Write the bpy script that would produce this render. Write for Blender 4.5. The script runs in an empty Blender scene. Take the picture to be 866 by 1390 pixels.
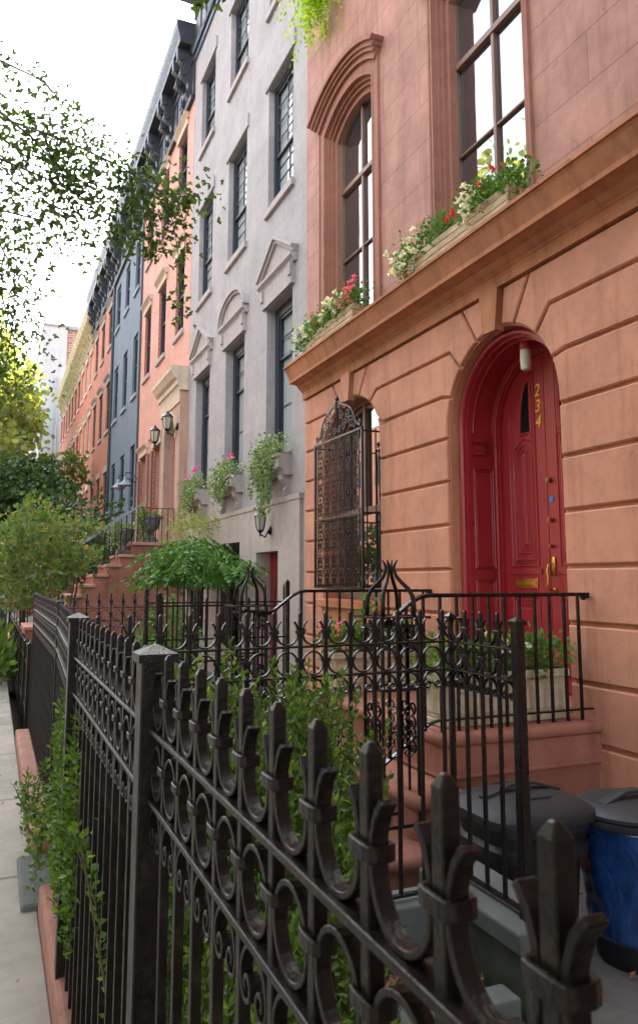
import bpy, math, random
import numpy as np
from mathutils import Vector, Matrix
from mathutils.geometry import tessellate_polygon
PI = math.pi
scene = bpy.context.scene
col = scene.collection
rnd = random.Random(7)

# ------------------------------------------------------------------ camera
cam_d = bpy.data.cameras.new('camera')
cam = bpy.data.objects.new('camera', cam_d)
col.objects.link(cam)
PITCH = math.atan(137 / 1037)
cam.location = (0, 0, 1.85)
cam.rotation_euler = (PI / 2 + PITCH, 0, -math.radians(22.86))
cam_d.sensor_fit = 'AUTO'
cam_d.sensor_width = 36
cam_d.lens = 1037 * 36 / 1390
cam_d.shift_y = -45 / 1390
cam_d.clip_start = 0.03
cam_d.clip_end = 2000
cam_d.dof.use_dof = True
cam_d.dof.focus_distance = 4.6
cam_d.dof.aperture_fstop = 13.0
scene.camera = cam

# ------------------------------------------------------------------ light
SUN_EL, SUN_AZ = math.radians(46), math.radians(33)      # azimuth from +Y towards +X
wd = bpy.data.worlds.new('World')
scene.world = wd
wd.use_nodes = True
nt = wd.node_tree
nt.nodes.clear()
wo = nt.nodes.new('ShaderNodeOutputWorld')
bg = nt.nodes.new('ShaderNodeBackground')
sky = nt.nodes.new('ShaderNodeTexSky')
sky.sky_type = 'NISHITA'
sky.sun_disc = False
sky.sun_elevation = SUN_EL
sky.sun_rotation = SUN_AZ
sky.air_density = 1.0
sky.dust_density = 3.5
sky.ozone_density = 1.0
hs = nt.nodes.new('ShaderNodeHueSaturation')
hs.inputs['Saturation'].default_value = 0.34
nt.links.new(sky.outputs[0], hs.inputs['Color'])
nt.links.new(hs.outputs[0], bg.inputs['Color'])
bg.inputs['Strength'].default_value = 0.15
nt.links.new(bg.outputs[0], wo.inputs['Surface'])
sun_d = bpy.data.lights.new('sun', 'SUN')
sun_d.energy = 3.2
sun_d.angle = math.radians(0.8)
sun_d.color = (1.0, 0.94, 0.84)
sun = bpy.data.objects.new('sun', sun_d)
col.objects.link(sun)
sd = Vector((math.sin(SUN_AZ) * math.cos(SUN_EL), math.cos(SUN_AZ) * math.cos(SUN_EL), math.sin(SUN_EL)))
sun.rotation_euler = sd.to_track_quat('Z', 'Y').to_euler()
sun.location = (10, 10, 40)
vs = scene.view_settings
vs.view_transform = 'Standard'
vs.look = 'None'
vs.gamma = 1
vs.exposure = 3.0
vs.use_curve_mapping = False
scene.render.engine = 'CYCLES'
scene.cycles.max_bounces = 6
scene.cycles.diffuse_bounces = 4

# ------------------------------------------------------------------ materials
def new_mat(name):
    m = bpy.data.materials.new(name)
    m.use_nodes = True
    return m, m.node_tree, m.node_tree.nodes['Principled BSDF']

def N(nt, t, **kw):
    n = nt.nodes.new(t)
    for k, v in kw.items():
        if k in n.inputs:
            n.inputs[k].default_value = v
        else:
            setattr(n, k, v)
    return n

def ramp(nt, fac, stops):
    r = nt.nodes.new('ShaderNodeValToRGB')
    e = r.color_ramp.elements
    e[0].position, e[0].color = stops[0][0], (*stops[0][1], 1)
    e[1].position, e[1].color = stops[-1][0], (*stops[-1][1], 1)
    for p, c in stops[1:-1]:
        q = e.new(p)
        q.color = (*c, 1)
    nt.links.new(fac, r.inputs[0])
    return r.outputs[0]

def mixc(nt, f, a, b, mode='MIX'):
    m = nt.nodes.new('ShaderNodeMix')
    m.data_type = 'RGBA'
    m.blend_type = mode
    for s, v in ((0, f), (6, a), (7, b)):
        if hasattr(v, 'is_linked'):
            nt.links.new(v, m.inputs[s])
        elif s == 0:
            m.inputs[s].default_value = v
        else:
            m.inputs[s].default_value = (*v, 1)
    return m.outputs[2]

def sc(c, k):
    return tuple(min(1, x * k) for x in c)

def coords(nt, scale=(1, 1, 1)):
    tc = nt.nodes.new('ShaderNodeTexCoord')
    mp = nt.nodes.new('ShaderNodeMapping')
    mp.inputs['Scale'].default_value = scale
    nt.links.new(tc.outputs['Object'], mp.inputs[0])
    return mp.outputs[0]

def bump(nt, p, h, strength=.3, dist=.01):
    b = nt.nodes.new('ShaderNodeBump')
    b.inputs['Strength'].default_value = strength
    b.inputs['Distance'].default_value = dist
    nt.links.new(h, b.inputs['Height'])
    nt.links.new(b.outputs[0], p.inputs['Normal'])
    return b

def stone(name, c, rough=.85, var=.16, streak=.25, sc_=1.0, bmp=.35, stain=(.5, .45, .42), fine=220):
    m, nt, p = new_mat(name)
    n1 = N(nt, 'ShaderNodeTexNoise', Scale=1.6 * sc_, Detail=6, Roughness=.62)
    nt.links.new(coords(nt), n1.inputs['Vector'])
    n2 = N(nt, 'ShaderNodeTexNoise', Scale=1.0, Detail=5, Roughness=.6)
    nt.links.new(coords(nt, (7, 7, .6)), n2.inputs['Vector'])
    n3 = N(nt, 'ShaderNodeTexNoise', Scale=fine, Detail=3, Roughness=.7)
    nt.links.new(coords(nt), n3.inputs['Vector'])
    n4 = N(nt, 'ShaderNodeTexNoise', Scale=9 * sc_, Detail=8, Roughness=.7)
    nt.links.new(coords(nt), n4.inputs['Vector'])
    base = ramp(nt, n1.outputs[0], [(.3, sc(c, 1 - var)), (.5, c), (.7, sc(c, 1 + var))])
    s = ramp(nt, n2.outputs[0], [(.5, (1, 1, 1)), (.72, stain)])
    base = mixc(nt, streak, base, s, 'MULTIPLY')
    g = ramp(nt, n4.outputs[0], [(.25, (.72, .72, .72)), (.55, (1, 1, 1)), (.8, (1.15, 1.12, 1.1))])
    base = mixc(nt, .55, base, g, 'MULTIPLY')
    g2 = ramp(nt, n3.outputs[0], [(.3, (.82, .82, .82)), (.6, (1, 1, 1))])
    base = mixc(nt, .5, base, g2, 'MULTIPLY')
    v5 = N(nt, 'ShaderNodeTexNoise', Scale=4.5, Detail=12, Roughness=.78, Distortion=.6)
    nt.links.new(coords(nt), v5.inputs['Vector'])
    sp5 = ramp(nt, v5.outputs[0], [(.33, (.62, .58, .56)), (.40, (1, 1, 1)), (.66, (1, 1, 1)), (.72, (1.14, 1.13, 1.12))])
    base = mixc(nt, .7, base, sp5, 'MULTIPLY')
    nt.links.new(base, p.inputs['Base Color'])
    p.inputs['Roughness'].default_value = rough
    p.inputs['Specular IOR Level'].default_value = .25
    ad = nt.nodes.new('ShaderNodeMath')
    ad.operation = 'MULTIPLY_ADD'
    nt.links.new(n4.outputs[0], ad.inputs[0])
    ad.inputs[1].default_value = 2.2
    nt.links.new(n3.outputs[0], ad.inputs[2])
    bump(nt, p, ad.outputs[0], bmp, .004)
    return m

def scored(m, w, h, dark=.6, off=(0, 0)):
    """thin scored joints on a wall whose object axes are Y (along) and Z (up)"""
    nt = m.node_tree
    p = nt.nodes['Principled BSDF']
    tc = nt.nodes.new('ShaderNodeTexCoord')
    sp = nt.nodes.new('ShaderNodeSeparateXYZ')
    nt.links.new(tc.outputs['Object'], sp.inputs[0])
    cb = nt.nodes.new('ShaderNodeCombineXYZ')
    nt.links.new(sp.outputs[1], cb.inputs[0])
    nt.links.new(sp.outputs[2], cb.inputs[1])
    b = N(nt, 'ShaderNodeTexBrick', Scale=1.0)
    b.inputs['Brick Width'].default_value = w
    b.inputs['Row Height'].default_value = h
    b.inputs['Mortar Size'].default_value = .008
    b.inputs['Mortar Smooth'].default_value = .4
    b.inputs['Color1'].default_value = (1, 1, 1, 1)
    b.inputs['Color2'].default_value = (.9, .9, .9, 1)
    b.inputs['Mortar'].default_value = (dark, dark, dark, 1)
    nt.links.new(cb.outputs[0], b.inputs['Vector'])
    src = p.inputs['Base Color'].links[0].from_socket
    nt.links.new(mixc(nt, 1.0, src, b.outputs[0], 'MULTIPLY'), p.inputs['Base Color'])
    return m

def brick(name, c1, c2, mortar, w=.21, h=.072, ms=.006, bmp=.5):
    m, nt, p = new_mat(name)
    tc = nt.nodes.new('ShaderNodeTexCoord')
    sp = nt.nodes.new('ShaderNodeSeparateXYZ')
    nt.links.new(tc.outputs['Object'], sp.inputs[0])
    ad = nt.nodes.new('ShaderNodeMath')
    nt.links.new(sp.outputs[0], ad.inputs[0])
    nt.links.new(sp.outputs[1], ad.inputs[1])
    cb = nt.nodes.new('ShaderNodeCombineXYZ')
    nt.links.new(ad.outputs[0], cb.inputs[0])
    nt.links.new(sp.outputs[2], cb.inputs[1])
    b = N(nt, 'ShaderNodeTexBrick', Scale=1.0)
    b.inputs['Brick Width'].default_value = w
    b.inputs['Row Height'].default_value = h
    b.inputs['Mortar Size'].default_value = ms
    b.inputs['Color1'].default_value = (*c1, 1)
    b.inputs['Color2'].default_value = (*c2, 1)
    b.inputs['Mortar'].default_value = (*mortar, 1)
    nt.links.new(cb.outputs[0], b.inputs['Vector'])
    n = N(nt, 'ShaderNodeTexNoise', Scale=1.1, Detail=7, Roughness=.65)
    nt.links.new(coords(nt), n.inputs['Vector'])
    g = ramp(nt, n.outputs[0], [(.3, (.75, .74, .72)), (.6, (1.08, 1.06, 1.05))])
    nt.links.new(mixc(nt, .8, b.outputs[0], g, 'MULTIPLY'), p.inputs['Base Color'])
    p.inputs['Roughness'].default_value = .85
    iv = nt.nodes.new('ShaderNodeMath')
    iv.operation = 'SUBTRACT'
    iv.inputs[0].default_value = 1
    nt.links.new(b.outputs['Fac'], iv.inputs[1])
    bump(nt, p, iv.outputs[0], bmp, .006)
    return m

def paint(name, c, rough=.4, var=.12, bmp=.15, dirt=None, dscale=12, metallic=0, spec=.5, coat=0):
    m, nt, p = new_mat(name)
    n1 = N(nt, 'ShaderNodeTexNoise', Scale=dscale, Detail=7, Roughness=.65)
    nt.links.new(coords(nt), n1.inputs['Vector'])
    b = ramp(nt, n1.outputs[0], [(.3, sc(c, 1 - var)), (.65, sc(c, 1 + var))])
    if dirt:
        n2 = N(nt, 'ShaderNodeTexNoise', Scale=dscale * 2.3, Detail=8, Roughness=.75)
        nt.links.new(coords(nt), n2.inputs['Vector'])
        f = ramp(nt, n2.outputs[0], [(.52, (0, 0, 0)), (.68, (1, 1, 1))])
        b = mixc(nt, f, b, dirt)
    nt.links.new(b, p.inputs['Base Color'])
    r = ramp(nt, n1.outputs[0], [(.3, (rough * .8,) * 3), (.7, (min(1, rough * 1.35),) * 3)])
    nt.links.new(r, p.inputs['Roughness'])
    p.inputs['Metallic'].default_value = metallic
    p.inputs['Specular IOR Level'].default_value = spec
    p.inputs['Coat Weight'].default_value = coat
    n3 = N(nt, 'ShaderNodeTexNoise', Scale=dscale * 9, Detail=4)
    nt.links.new(coords(nt), n3.inputs['Vector'])
    bump(nt, p, n3.outputs[0], bmp, .002)
    return m

def glass(name, tint=(.02, .025, .03), ior=1.9, wav=.06):
    m, nt, p = new_mat(name)
    out = nt.nodes['Material Output']
    d = N(nt, 'ShaderNodeBsdfDiffuse')
    d.inputs[0].default_value = (*tint, 1)
    g = N(nt, 'ShaderNodeBsdfGlossy')
    g.inputs['Roughness'].default_value = .015
    g.inputs[0].default_value = (1, 1, 1, 1)
    fr = N(nt, 'ShaderNodeFresnel', IOR=ior)
    mx = nt.nodes.new('ShaderNodeMixShader')
    n = N(nt, 'ShaderNodeTexNoise', Scale=1.4, Detail=2)
    nt.links.new(coords(nt), n.inputs['Vector'])
    b = nt.nodes.new('ShaderNodeBump')
    b.inputs['Strength'].default_value = wav
    b.inputs['Distance'].default_value = .05
    nt.links.new(n.outputs[0], b.inputs['Height'])
    nt.links.new(b.outputs[0], g.inputs['Normal'])
    nt.links.new(fr.outputs[0], mx.inputs[0])
    nt.links.new(d.outputs[0], mx.inputs[1])
    nt.links.new(g.outputs[0], mx.inputs[2])
    nt.links.new(mx.outputs[0], out.inputs[0])
    return m

def leafmat(name, a, b, trans=.5, rough=.45, c=None):
    m, nt, p = new_mat(name)
    out = nt.nodes['Material Output']
    at = nt.nodes.new('ShaderNodeAttribute')
    at.attribute_name = 'tint'
    stops = [(0, a), (1, b)] if c is None else [(0, a), (.72, b), (1.0, c)]
    cc = ramp(nt, at.outputs['Fac'], stops)
    nt.links.new(cc, p.inputs['Base Color'])
    p.inputs['Roughness'].default_value = rough
    p.inputs['Specular IOR Level'].default_value = .35
    tr = nt.nodes.new('ShaderNodeBsdfTranslucent')
    tc_ = mixc(nt, 1.0, cc, (1.5, 1.45, .6), 'MULTIPLY')
    nt.links.new(tc_, tr.inputs[0])
    mx = nt.nodes.new('ShaderNodeMixShader')
    mx.inputs[0].default_value = trans
    nt.links.new(p.outputs[0], mx.inputs[1])
    nt.links.new(tr.outputs[0], mx.inputs[2])
    nt.links.new(mx.outputs[0], out.inputs[0])
    return m

RED_LOW = stone('salmon_brownstone', (.57, .262, .165), var=.15, streak=.55, stain=(.6, .52, .5))
RED_JOINT = stone('salmon_joint', (.50, .22, .125), var=.15, streak=.2)
RED_LEDGE = stone('ledge_stone', (.47, .195, .095), var=.2, streak=.6, stain=(.5, .45, .42))
RED_UP = scored(stone('rose_stucco', (.475, .238, .182), var=.2, streak=.6, stain=(.62, .56, .54)), 1.6, .42, .66)
RED_TRIM = stone('window_architrave', (.36, .16, .11), var=.1, streak=.3)
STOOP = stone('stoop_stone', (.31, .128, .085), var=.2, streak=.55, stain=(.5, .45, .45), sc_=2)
GRAY = scored(stone('mauve_gray_stucco', (.395, .352, .345), var=.12, streak=.32, stain=(.66, .62, .62)), 1.9, .62, .86)
GRAY_TRIM = stone('gray_trim', (.42, .36, .345), var=.1, streak=.35, stain=(.6, .55, .53))
BEIGE = stone('beige_base', (.44, .37, .33), var=.09, streak=.4, stain=(.68, .62, .58))
PINK = brick('pink_brick', (.60, .285, .215), (.56, .26, .195), (.60, .33, .26))
RAWBRICK = brick('red_brick', (.40, .11, .06), (.34, .09, .05), (.45, .27, .2), ms=.012)
ORBRICK = brick('orange_brick', (.46, .155, .09), (.42, .135, .08), (.44, .2, .13))
OLDBRICK = brick('old_brick', (.32, .2, .15), (.2, .11, .08), (.4, .35, .3), w=.5, h=.2, ms=.03)
CREAM = stone('cream_stone', (.62, .48, .36), var=.1, streak=.35, stain=(.6, .5, .42))
PORTICO = stone('portico_stone', (.46, .30, .22), var=.1, streak=.3)
BLUE = stone('slate_blue_stucco', (.165, .20, .24), var=.1, streak=.35, stain=(.75, .75, .75))
BLUETRIM = stone('blue_gray_trim', (.28, .32, .36), var=.1, streak=.3)
WHITE_TRIM = stone('white_stone', (.62, .57, .47), var=.08, streak=.3)
OCHRE = stone('ochre_cornice', (.44, .37, .21), var=.35, streak=.5, sc_=6)
END_GRAY = stone('pale_gray_render', (.42, .46, .47), var=.06, streak=.2, sc_=.2)
BLACKC = paint('black_cornice_paint', (.035, .038, .048), .5, .3, .2, spec=.4)
BLACKW = paint('navy_window_paint', (.016, .022, .034), .45, .2, .1)
BRNW = paint('brown_window_paint', (.20, .105, .068), .45, .15, .12)
IRON = paint('black_gloss_iron', (.006, .006, .0065), .25, .3, .25, spec=.4)
IRON_OLD = paint('weathered_iron', (.0085, .0072, .0058), .33, .45, .6, dirt=(.030, .022, .015), dscale=17, spec=.22)
IRON_FAR = paint('iron_far', (.008, .0075, .007), .35, .3, .3, spec=.32)
REDP = paint('crimson_door_paint', (.31, .020, .027), .34, .1, .1, dscale=5, spec=.5, coat=.15)
REDP2 = paint('bright_red_door', (.26, .012, .018), .35, .1, .1)
BRASS = paint('brass', (.55, .36, .10), .3, .2, .1, metallic=1)
BRASSD = paint('old_brass', (.32, .22, .09), .35, .2, .1, metallic=.9)
GOLD = paint('gold_leaf', (.75, .48, .06), .35, .1, .05, metallic=.35)
CURB = stone('curb_brownstone', (.30, .15, .11), var=.2, streak=.3, sc_=3)
BLUESTONE = stone('bluestone', (.105, .115, .108), var=.15, streak=.2, sc_=3)
MOSSY = stone('mossy_bluestone', (.075, .085, .062), var=.3, streak=.2, sc_=5)
PLANTER = stone('cast_stone_planter', (.50, .42, .29), var=.2, streak=.6, sc_=5, stain=(.45, .38, .3))
URN = stone('gray_urn_stone', (.17, .17, .175), var=.15, streak=.4, sc_=5)
WOOD, _nt, _p = new_mat('weathered_pine')
_n = N(_nt, 'ShaderNodeTexNoise', Scale=2.0, Detail=9, Roughness=.7)
_nt.links.new(coords(_nt, (14, 1.6, 14)), _n.inputs['Vector'])
_n2 = N(_nt, 'ShaderNodeTexNoise', Scale=3.0, Detail=4)
_nt.links.new(coords(_nt), _n2.inputs['Vector'])
_b = ramp(_nt, _n.outputs[0], [(.3, (.30, .2, .11)), (.5, (.50, .38, .23)), (.7, (.62, .5, .34))])
_g = ramp(_nt, _n2.outputs[0], [(.35, (.75, .62, .5)), (.6, (1.05, 1.05, 1.05))])
_nt.links.new(mixc(_nt, .8, _b, _g, 'MULTIPLY'), _p.inputs['Base Color'])
_p.inputs['Roughness'].default_value = .8
BIN = paint('bin_plastic', (.021, .022, .025), .5, .15, .3, spec=.35, dscale=5)
BIN_BODY = paint('bin_body_plastic', (.009, .0095, .011), .5, .15, .2, spec=.35)
BAG, _nt, _p = new_mat('blue_plastic_bag')
_n = N(_nt, 'ShaderNodeTexNoise', Scale=6.0, Detail=3, Roughness=.5, Distortion=1.5)
_nt.links.new(coords(_nt, (1.3, 1.3, .6)), _n.inputs['Vector'])
_nt.links.new(ramp(_nt, _n.outputs[0], [(.3, (.005, .018, .07)), (.7, (.01, .05, .17))]), _p.inputs['Base Color'])
_p.inputs['Roughness'].default_value = .18
_p.inputs['Coat Weight'].default_value = .5
bump(_nt, _p, _n.outputs[0], .9, .03)
GLASS = glass('window_glass', (.03, .035, .04), 3.2, .05)
GLASS_D = glass('dark_window_glass', (.008, .010, .014), 1.22, .08)
GLASS_C = glass('curtained_glass', (.34, .36, .36), 1.6, .06)
GLASS_G = glass('low_window_glass', (.02, .025, .02), 2.6, .04)
OPAL = paint('opal_glass', (.62, .58, .45), .3, .05, .02)
LAMPG = paint('lantern_glass', (.42, .40, .33), .12, .15, .02, spec=.8)
WHITEP = paint('white_paint', (.75, .75, .74), .4, .05, .05)
BARK = stone('bark', (.11, .085, .06), var=.3, streak=.4, sc_=6, bmp=.8)
STEM = stone('stem', (.10, .09, .045), var=.3, sc_=6)
SOIL = stone('soil', (.06, .045, .032), var=.35, sc_=6, bmp=1, fine=60)
CONC = stone('sidewalk_concrete', (.27, .25, .215), var=.2, streak=.05, sc_=1.3, bmp=.4, fine=300)
ASPH = stone('asphalt', (.05, .05, .052), var=.15, sc_=2)
FLOOR = stone('areaway_concrete', (.15, .145, .135), var=.25, sc_=2)
L_HEDGE = leafmat('hedge_leaf', (.030, .075, .015), (.095, .18, .03), .38, .38, (.22, .33, .05))
L_GINKGO = leafmat('ginkgo_leaf', (.030, .065, .028), (.075, .135, .04), .42, .5, (.16, .22, .06))
L_DARK = leafmat('dark_leaf', (.02, .05, .018), (.06, .12, .035), .3, .4)
L_LIME = leafmat('lime_leaf', (.2, .36, .03), (.42, .58, .06), .6, .5)
L_BRIGHT = leafmat('bright_leaf', (.14, .19, .06), (.38, .40, .17), .5, .5)
L_AUT = leafmat('autumn_leaf', (.06, .12, .035), (.16, .22, .07), .4, .5, (.30, .20, .09))
L_WIST = leafmat('wisteria_leaf', (.05, .13, .03), (.13, .26, .05), .4, .4)
L_IVY = leafmat('ivy_leaf', (.07, .14, .05), (.28, .36, .18), .35, .45, (.55, .6, .42))
L_POT = leafmat('pot_leaf', (.05, .13, .03), (.15, .28, .06), .4, .42)
P_WHITE = leafmat('white_petal', (.75, .74, .68), (.85, .83, .8), .3, .6)
P_RED = leafmat('red_petal', (.65, .03, .04), (.8, .08, .1), .3, .6)
P_PINK = leafmat('pink_petal', (.75, .12, .25), (.85, .3, .42), .3, .6)
P_MAG = leafmat('magenta_petal', (.8, .06, .4), (.9, .12, .5), .3, .6)
P_YEL = leafmat('yellow_petal', (.8, .65, .15), (.85, .8, .4), .3, .6)
DRY = leafmat('dry_leaf', (.16, .08, .04), (.34, .2, .1), .2, .7)

# ------------------------------------------------------------------ builders
ORG = {}

def empty(name, label, cat, loc=(0, 0, 0), rot=0, group=None, world=True, kind=None):
    o = bpy.data.objects.new(name, None)
    o.empty_display_size = .1
    col.objects.link(o)
    o.location = loc
    o.rotation_euler = (0, 0, rot)
    o['label'] = label
    o['category'] = cat
    if group: o['group'] = group
    if kind: o['kind'] = kind
    ORG[o.name] = Vector(loc) if world else Vector((0, 0, 0))
    return o

def tag(o, label, cat, group=None, kind=None):
    o['label'] = label
    o['category'] = cat
    if group: o['group'] = group
    if kind: o['kind'] = kind
    return o

def link_mesh(name, me, parent=None, loc=(0, 0, 0)):
    o = bpy.data.objects.new(name, me)
    col.objects.link(o)
    o.parent = parent
    o.location = loc
    return o

class MB:
    def __init__(s):
        s.v, s.f = [], []
    def add(s, vs_, fs):
        n = len(s.v)
        s.v += [tuple(p) for p in vs_]
        s.f += [tuple(i + n for i in f) for f in fs]
        return s
    def box(s, x0, x1, y0, y1, z0, z1):
        return s.add([(x0, y0, z0), (x1, y0, z0), (x1, y1, z0), (x0, y1, z0), (x0, y0, z1), (x1, y0, z1), (x1, y1, z1), (x0, y1, z1)],
                     [(0, 3, 2, 1), (4, 5, 6, 7), (0, 1, 5, 4), (1, 2, 6, 5), (2, 3, 7, 6), (3, 0, 4, 7)])
    def prism(s, poly, x0, x1, ch=0):
        """poly in (y,z), front face at x0 (towards -X), back at x1; ch = chamfer of the front edge"""
        a = sum(poly[i][0] * poly[(i + 1) % len(poly)][1] - poly[(i + 1) % len(poly)][0] * poly[i][1] for i in range(len(poly)))
        if a < 0: poly = poly[::-1]
        n = len(poly)
        tris = tessellate_polygon([[Vector((p[0], p[1], 0)) for p in poly]])
        if ch:
            cy = sum(p[0] for p in poly) / n; cz = sum(p[1] for p in poly) / n
            ins = inset(poly, ch)
            vs_ = [(x0, y, z) for y, z in ins] + [(x0 + ch, y, z) for y, z in poly] + [(x1, y, z) for y, z in poly]
            fs = [tuple(t) for t in tris]
            for k in (0, n):
                fs += [(k + i, k + (i + 1) % n, k + n + (i + 1) % n, k + n + i) for i in range(n)]
            return s.add(vs_, fs)
        vs_ = [(x0, y, z) for y, z in poly] + [(x1, y, z) for y, z in poly]
        fs = [tuple(t) for t in tris] + [(t[2] + n, t[1] + n, t[0] + n) for t in tris]
        fs += [(i, (i + 1) % n, n + (i + 1) % n, n + i) for i in range(n)]
        return s.add(vs_, fs)
    def sweep_y(s, prof, y0, y1, cap=True):
        n = len(prof)
        vs_ = [(x, y0, z) for x, z in prof] + [(x, y1, z) for x, z in prof]
        fs = [(i, (i + 1) % n, n + (i + 1) % n, n + i) for i in range(n)]
        if cap:
            tris = tessellate_polygon([[Vector((p[0], p[1], 0)) for p in prof]])
            fs += [tuple(t) for t in tris] + [(t[2] + n, t[1] + n, t[0] + n) for t in tris]
        return s.add(vs_, fs)
    def tube(s, pts, r, n=8, closed=False, cap=True):
        pts = [Vector(p) for p in pts]
        m = len(pts)
        rs = r if isinstance(r, (list, tuple)) else [r] * m
        up = None
        rings = []
        for i, p in enumerate(pts):
            a = pts[(i - 1) % m] if (closed or i) else p
            b = pts[(i + 1) % m] if (closed or i < m - 1) else p
            t = (b - a)
            if t.length < 1e-9: t = Vector((0, 0, 1))
            t.normalize()
            if up is None:
                up = Vector((0, 0, 1)) if abs(t.z) < .9 else Vector((1, 0, 0))
            sd_ = t.cross(up)
            if sd_.length < 1e-6: sd_ = t.orthogonal()
            sd_.normalize()
            up = sd_.cross(t).normalized()
            rings.append([p + rs[i] * (math.cos(2 * PI * k / n) * sd_ + math.sin(2 * PI * k / n) * up) for k in range(n)])
        vs_ = [q for rg in rings for q in rg]
        fs = []
        for i in range(m if closed else m - 1):
            j = (i + 1) % m
            fs += [(i * n + k, i * n + (k + 1) % n, j * n + (k + 1) % n, j * n + k) for k in range(n)]
        if cap and not closed:
            fs += [tuple(range(n - 1, -1, -1)), tuple((m - 1) * n + k for k in range(n))]
        return s.add(vs_, fs)
    def strip(s, pts, wdir, w, t, closed=False):
        """rectangular bar: path pts, width w along wdir, thickness t in the path's plane"""
        pts = [Vector(p) for p in pts]
        wv = Vector(wdir).normalized()
        m = len(pts)
        vs_ = []
        for i, p in enumerate(pts):
            a = pts[(i - 1) % m] if (closed or i) else p
            b = pts[(i + 1) % m] if (closed or i < m - 1) else p
            tn = (b - a).normalized()
            nn = tn.cross(wv).normalized()
            vs_ += [p + wv * w / 2 + nn * t / 2, p - wv * w / 2 + nn * t / 2, p - wv * w / 2 - nn * t / 2, p + wv * w / 2 - nn * t / 2]
        fs = []
        for i in range(m if closed else m - 1):
            j = (i + 1) % m
            fs += [(i * 4 + k, j * 4 + k, j * 4 + (k + 1) % 4, i * 4 + (k + 1) % 4) for k in range(4)]
        if not closed:
            fs += [(0, 1, 2, 3), tuple((m - 1) * 4 + k for k in (3, 2, 1, 0))]
        return s.add(vs_, fs)
    def lathe(s, prof, c=(0, 0, 0), n=20, sx=1, sy=1, lob=0, nl=0):
        vs_ = []
        for r, z in prof:
            for k in range(n):
                a = 2 * PI * k / n
                rr = r * (1 + lob * math.cos(nl * a))
                vs_.append((c[0] + rr * math.cos(a) * sx, c[1] + rr * math.sin(a) * sy, c[2] + z))
        m = len(prof)
        fs = []
        for i in range(m - 1):
            fs += [(i * n + k, i * n + (k + 1) % n, (i + 1) * n + (k + 1) % n, (i + 1) * n + k) for k in range(n)]
        fs += [tuple(range(n - 1, -1, -1)), tuple((m - 1) * n + k for k in range(n))]
        return s.add(vs_, fs)
    def picket(s, x, y, w, z0, z1, tip=.02, d=None):
        d = d or w
        a, b = w / 2, d / 2
        vs_ = [(x - a, y - b, z0), (x + a, y - b, z0), (x + a, y + b, z0), (x - a, y + b, z0),
               (x - a, y - b, z1 - tip), (x + a, y - b, z1 - tip), (x + a, y + b, z1 - tip), (x - a, y + b, z1 - tip)]
        e = .35
        vs_ += [(x - a * e, y - b * e, z1), (x + a * e, y - b * e, z1), (x + a * e, y + b * e, z1), (x - a * e, y + b * e, z1)]
        fs = [(0, 3, 2, 1), (8, 9, 10, 11)]
        for k in (0, 4):
            fs += [(k + i, k + (i + 1) % 4, k + 4 + (i + 1) % 4, k + 4 + i) for i in range(4)]
        return s.add(vs_, fs)
    def build(s, name, m, parent=None, smooth=False, bev=0, seg=1, loc=(0, 0, 0), sub=0, auto=False):
        off = Vector((0, 0, 0))
        if parent is not None: off = ORG.get(parent.name, off)
        me = bpy.data.meshes.new(name)
        me.from_pydata([(x - off.x - loc[0], y - off.y - loc[1], z - off.z - loc[2]) for x, y, z in s.v], [], s.f)
        me.update()
        me.materials.append(m)
        o = link_mesh(name, me, parent, loc)
        ORG[o.name] = off + Vector(loc)
        if smooth or auto:
            for p in me.polygons: p.use_smooth = True
            if auto:
                md = o.modifiers.new('Split', 'EDGE_SPLIT')
                md.split_angle = math.radians(38)
        if bev:
            b = o.modifiers.new('Bevel', 'BEVEL')
            b.width = bev
            b.segments = seg
            b.limit_method = 'ANGLE'
            b.angle_limit = math.radians(40)
        if sub:
            q = o.modifiers.new('Subd', 'SUBSURF'); q.levels = sub; q.render_levels = sub
        return o

def inset(poly, d):
    n = len(poly)
    res = []
    for i in range(n):
        p0, p1, p2 = Vector(poly[i - 1]), Vector(poly[i]), Vector(poly[(i + 1) % n])
        a = (p1 - p0); b = (p2 - p1)
        if a.length < 1e-7 or b.length < 1e-7: res.append(tuple(p1)); continue
        a.normalize(); b.normalize()
        na, nb = Vector((-a.y, a.x)), Vector((-b.y, b.x))
        m = na + nb
        if m.length < 1e-6: m = na
        m.normalize()
        k = max(.35, m.dot(na))
        res.append(tuple(p1 + m * d / k))
    return res

def arc(cy, cz, ry, rz, a0, a1, n):
    return [(cy + ry * math.cos(math.radians(a0 + (a1 - a0) * i / n)), cz + rz * math.sin(math.radians(a0 + (a1 - a0) * i / n))) for i in range(n + 1)]

def rect(y0, y1, z0, z1):
    return [(y0, z0), (y1, z0), (y1, z1), (y0, z1)]

def arched(y0, y1, z0, zs, rise, n=16):
    cy, r = (y0 + y1) / 2, (y1 - y0) / 2
    return [(y0, z0), (y1, z0)] + arc(cy, zs, r, rise, 0, 180, n)

def facade(mb, X, outer, holes, depth=.25):
    loops = [[Vector((y, z, 0)) for y, z in outer]] + [[Vector((y, z, 0)) for y, z in h] for h in holes]
    flat = [p for L in loops for p in L]
    tr = tessellate_polygon(loops)
    fs = []
    for t in tr:
        a, b, c = (flat[i] for i in t)
        ar = (b - a).cross(c - a).z
        if abs(ar) < 1e-9: continue
        fs.append(tuple(t) if ar < 0 else tuple(t[::-1]))
    mb.add([(X, p.x, p.y) for p in flat], fs)
    for h in holes:
        n = len(h)
        mb.add([(X, y, z) for y, z in h] + [(X + depth, y, z) for y, z in h],
               [(i, (i + 1) % n, n + (i + 1) % n, n + i) for i in range(n)])
    return mb

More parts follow.
